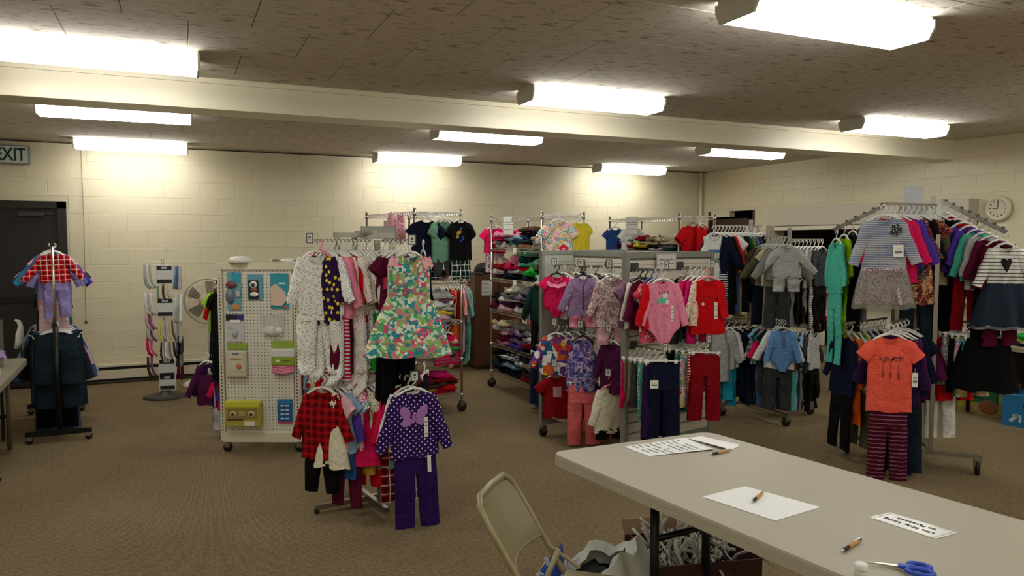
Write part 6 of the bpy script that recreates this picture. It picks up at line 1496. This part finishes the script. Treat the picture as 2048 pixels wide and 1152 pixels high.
MB().tube([(-.155, -.15, .11), (.155, -.15, .11)], .009, 8).build('cross_bar', CH, fc); MB().tube([rail(-.178, .12), rail(.178, .12)], .009, 8).build('cross_bar', CH, fc)

# ================================================================== bag, coral bag, box of hangers under the table
wbag = thing('plastic_bag', 'open white plastic bag of dark clothes on the floor beside the chair', 'bag', at(1185, 1130, 3.15) * 1, 0)
wbag.location.z = 0
def bagP(a, b):
    th = 2 * PI * a; r_ = (.245 + .03 * math.sin(3 * th + 1) + .02 * math.sin(7 * th)) * (1 - .25 * b + .18 * math.sin(PI * b))
    return (r_ * 1.15 * math.cos(th), r_ * .8 * math.sin(th), .35 * b + .025 * math.sin(5 * th + 2) * b + .05 * math.sin(th + 2.2) * b + .008 * math.sin(17 * th + 6 * b))
MB().grid(40, 12, bagP).grid(40, 3, lambda a, b: Vector(bagP(a, 1)) * 1 + Vector((-.25 * b * Vector(bagP(a, 1)).x, -.25 * b * Vector(bagP(a, 1)).y, -.03 * b))).build('bag_film', mat('bag_film', 'd2d6cc', .3, alpha=.93), wbag, True)
MB().lathe([(.2, 0), (.22, .04)], n=16).build('bag_bottom', mat('bag_film', 'd2d6cc', .3, alpha=.93), wbag)
q = wbag.location
for i, (dx, dy, z, c, w_) in enumerate(((-.03, .05, .15, 'dark grey', .30), (.10, -.02, .15, 'black', .24), (-.03, .05, .0, 'dark grey', .3), (.0, .0, .08, 'black', .3))):
    tag(folded_mesh(w_, .2, .1, 60 + i, .5).build('crumpled_garment', cloth(c), None, True, loc=(q.x + dx, q.y + dy, z + .01), rot=(.2 * (i - 1), 0, i)), 'crumpled %s garment, %s in the white plastic bag' % (c, ['top left', 'top right', 'lowest', 'second lowest'][i]), 'clothing', 'clothes in the plastic bag')
cbg = thing('coral_print_bag', 'blue bag with white coral print leaning behind the folding chair', 'bag', at(1092, 1150, 3.02), R(-25)); cbg.location.z = 0
CBL = mat('bag_blue', '1c3c98', .7); CBW = mat('coral_white', 'c4c8dc', .7)
MB().add([(-.17, 0, 0), (.09, 0, 0), (.09, .12, 0), (-.17, .12, 0), (-.02, .05, .32), (.07, .03, .44), (.07, .07, .44), (-.02, .08, .32)], [(0, 1, 5, 4), (1, 2, 6, 5), (2, 3, 7, 6), (3, 0, 4, 7), (3, 2, 1, 0), (4, 5, 6, 7)]).build('bag_body', CBL, cbg)
rq = random.Random(12); cw = MB()
for k in range(14):
    z = .02 + (k % 7) * .052; x = -.12 + .47 * z + (k // 7) * .075 + rq.uniform(-.01, .01)
    y = lambda z: .05 * z / .36 - .006
    for a in (-.8, -.2, .5):
        p = Vector((x, y(z), z)); pts = [p]
        for m_ in range(3): p = p + Vector((math.sin(a) * .02, 0, math.cos(a) * .02)); p.y = y(p.z); pts.append(p); a += rq.uniform(-.7, .7)
        cw.tube(pts, .0055, 5); cw.tube([pts[1], pts[1] + Vector((.02 * math.cos(a), .002, .018))], .005, 5)
tag(cw.build('coral_print', CBW, cbg), kind='stuff')
hb_ = thing('hanger_box', 'open dark brown box full of hangers under the grey table', 'box', (2.17, 2.75, 0), R(-14))
DBX = mat('box_maroon', '42201c', .7)
b = MB(); b.b2((-.24, -.19, 0), (.26, .19, .012)); b.b2((-.24, -.19, 0), (-.232, .19, .26)); b.b2((.252, -.19, 0), (.26, .19, .26)); b.b2((-.26, .182, 0), (.26, .19, .26)); b.b2((-.26, -.19, 0), (.26, -.182, .26)); b.build('carton', DBX, hb_)
for s, (x0_, x1_) in ((1, (.26, .36)),): MB().add([(.255, -.19, .26), (.255, .19, .26), (.34, .19, .20), (.34, -.19, .20)], [(0, 1, 2, 3)]).build('flap', DBX, hb_)
MB().add([(-.26, .19, .26), (.26, .19, .26), (.26, .25, .31), (-.26, .25, .31)], [(0, 1, 2, 3)]).build('flap', mat('flap_tan', '6c5034', .7), hb_)
bpy.context.view_layer.update(); HM_ = hb_.matrix_basis.copy()
hme = {}
for k in range(46):
    c = rq.choice(['white'] * 6 + ['clear', 'clear', 'black'])
    wd = rq.choice([.22, .26])
    key = (round(wd, 2), 'plain', c)
    if key not in _hm:
        me = hanger_mesh(wd, 'plain'); me.materials.append(mat('hanger ' + c, {'white': 'e8e6de', 'clear': 'c4c6be', 'black': '121212'}[c], .35)); _hm[key] = me
    o = bpy.data.objects.new('loose_hanger', _hm[key]); col.objects.link(o)
    o.location = HM_ @ Vector((rq.uniform(-.16, .17), rq.uniform(-.1, .1), rq.uniform(.12, .33)))
    o.rotation_euler = (rq.uniform(-1.6, 1.6), rq.uniform(-2.5, 2.5), rq.uniform(0, 6.28))
    tag(o, '%s plastic hanger heaped in the brown box under the table' % c, 'hanger', 'loose hangers in the brown box')
for k, (dx, dz, ry) in enumerate(((-.12, .44, -.5), (-.04, .45, -.9), (.07, .45, .2), (.2, .37, 1.2))):
    o = bpy.data.objects.new('loose_hanger', _hm[(.26, 'plain', 'white')] if (.26, 'plain', 'white') in _hm else list(_hm.values())[0]); col.objects.link(o)
    o.location = HM_ @ Vector((dx, .03, dz)); o.rotation_euler = (.2, ry, .2)
    tag(o, 'white plastic hanger heaped in the brown box under the table', 'hanger', 'loose hangers in the brown box')
lv = tag(MB().add([(0, 0, .003), (.3, -.05, .003), (.36, .1, .01), (.08, .14, .02), (0, 0, .0), (.3, -.05, .0), (.36, .1, .005), (.08, .14, .015)], [(0, 1, 2, 3), (7, 6, 5, 4)]).build('brown_paper', mat('kraft', '8c6c48', .8), None, loc=(2.2, 2.42, .002)), 'flattened piece of brown card on the floor right of the hanger box', 'card')
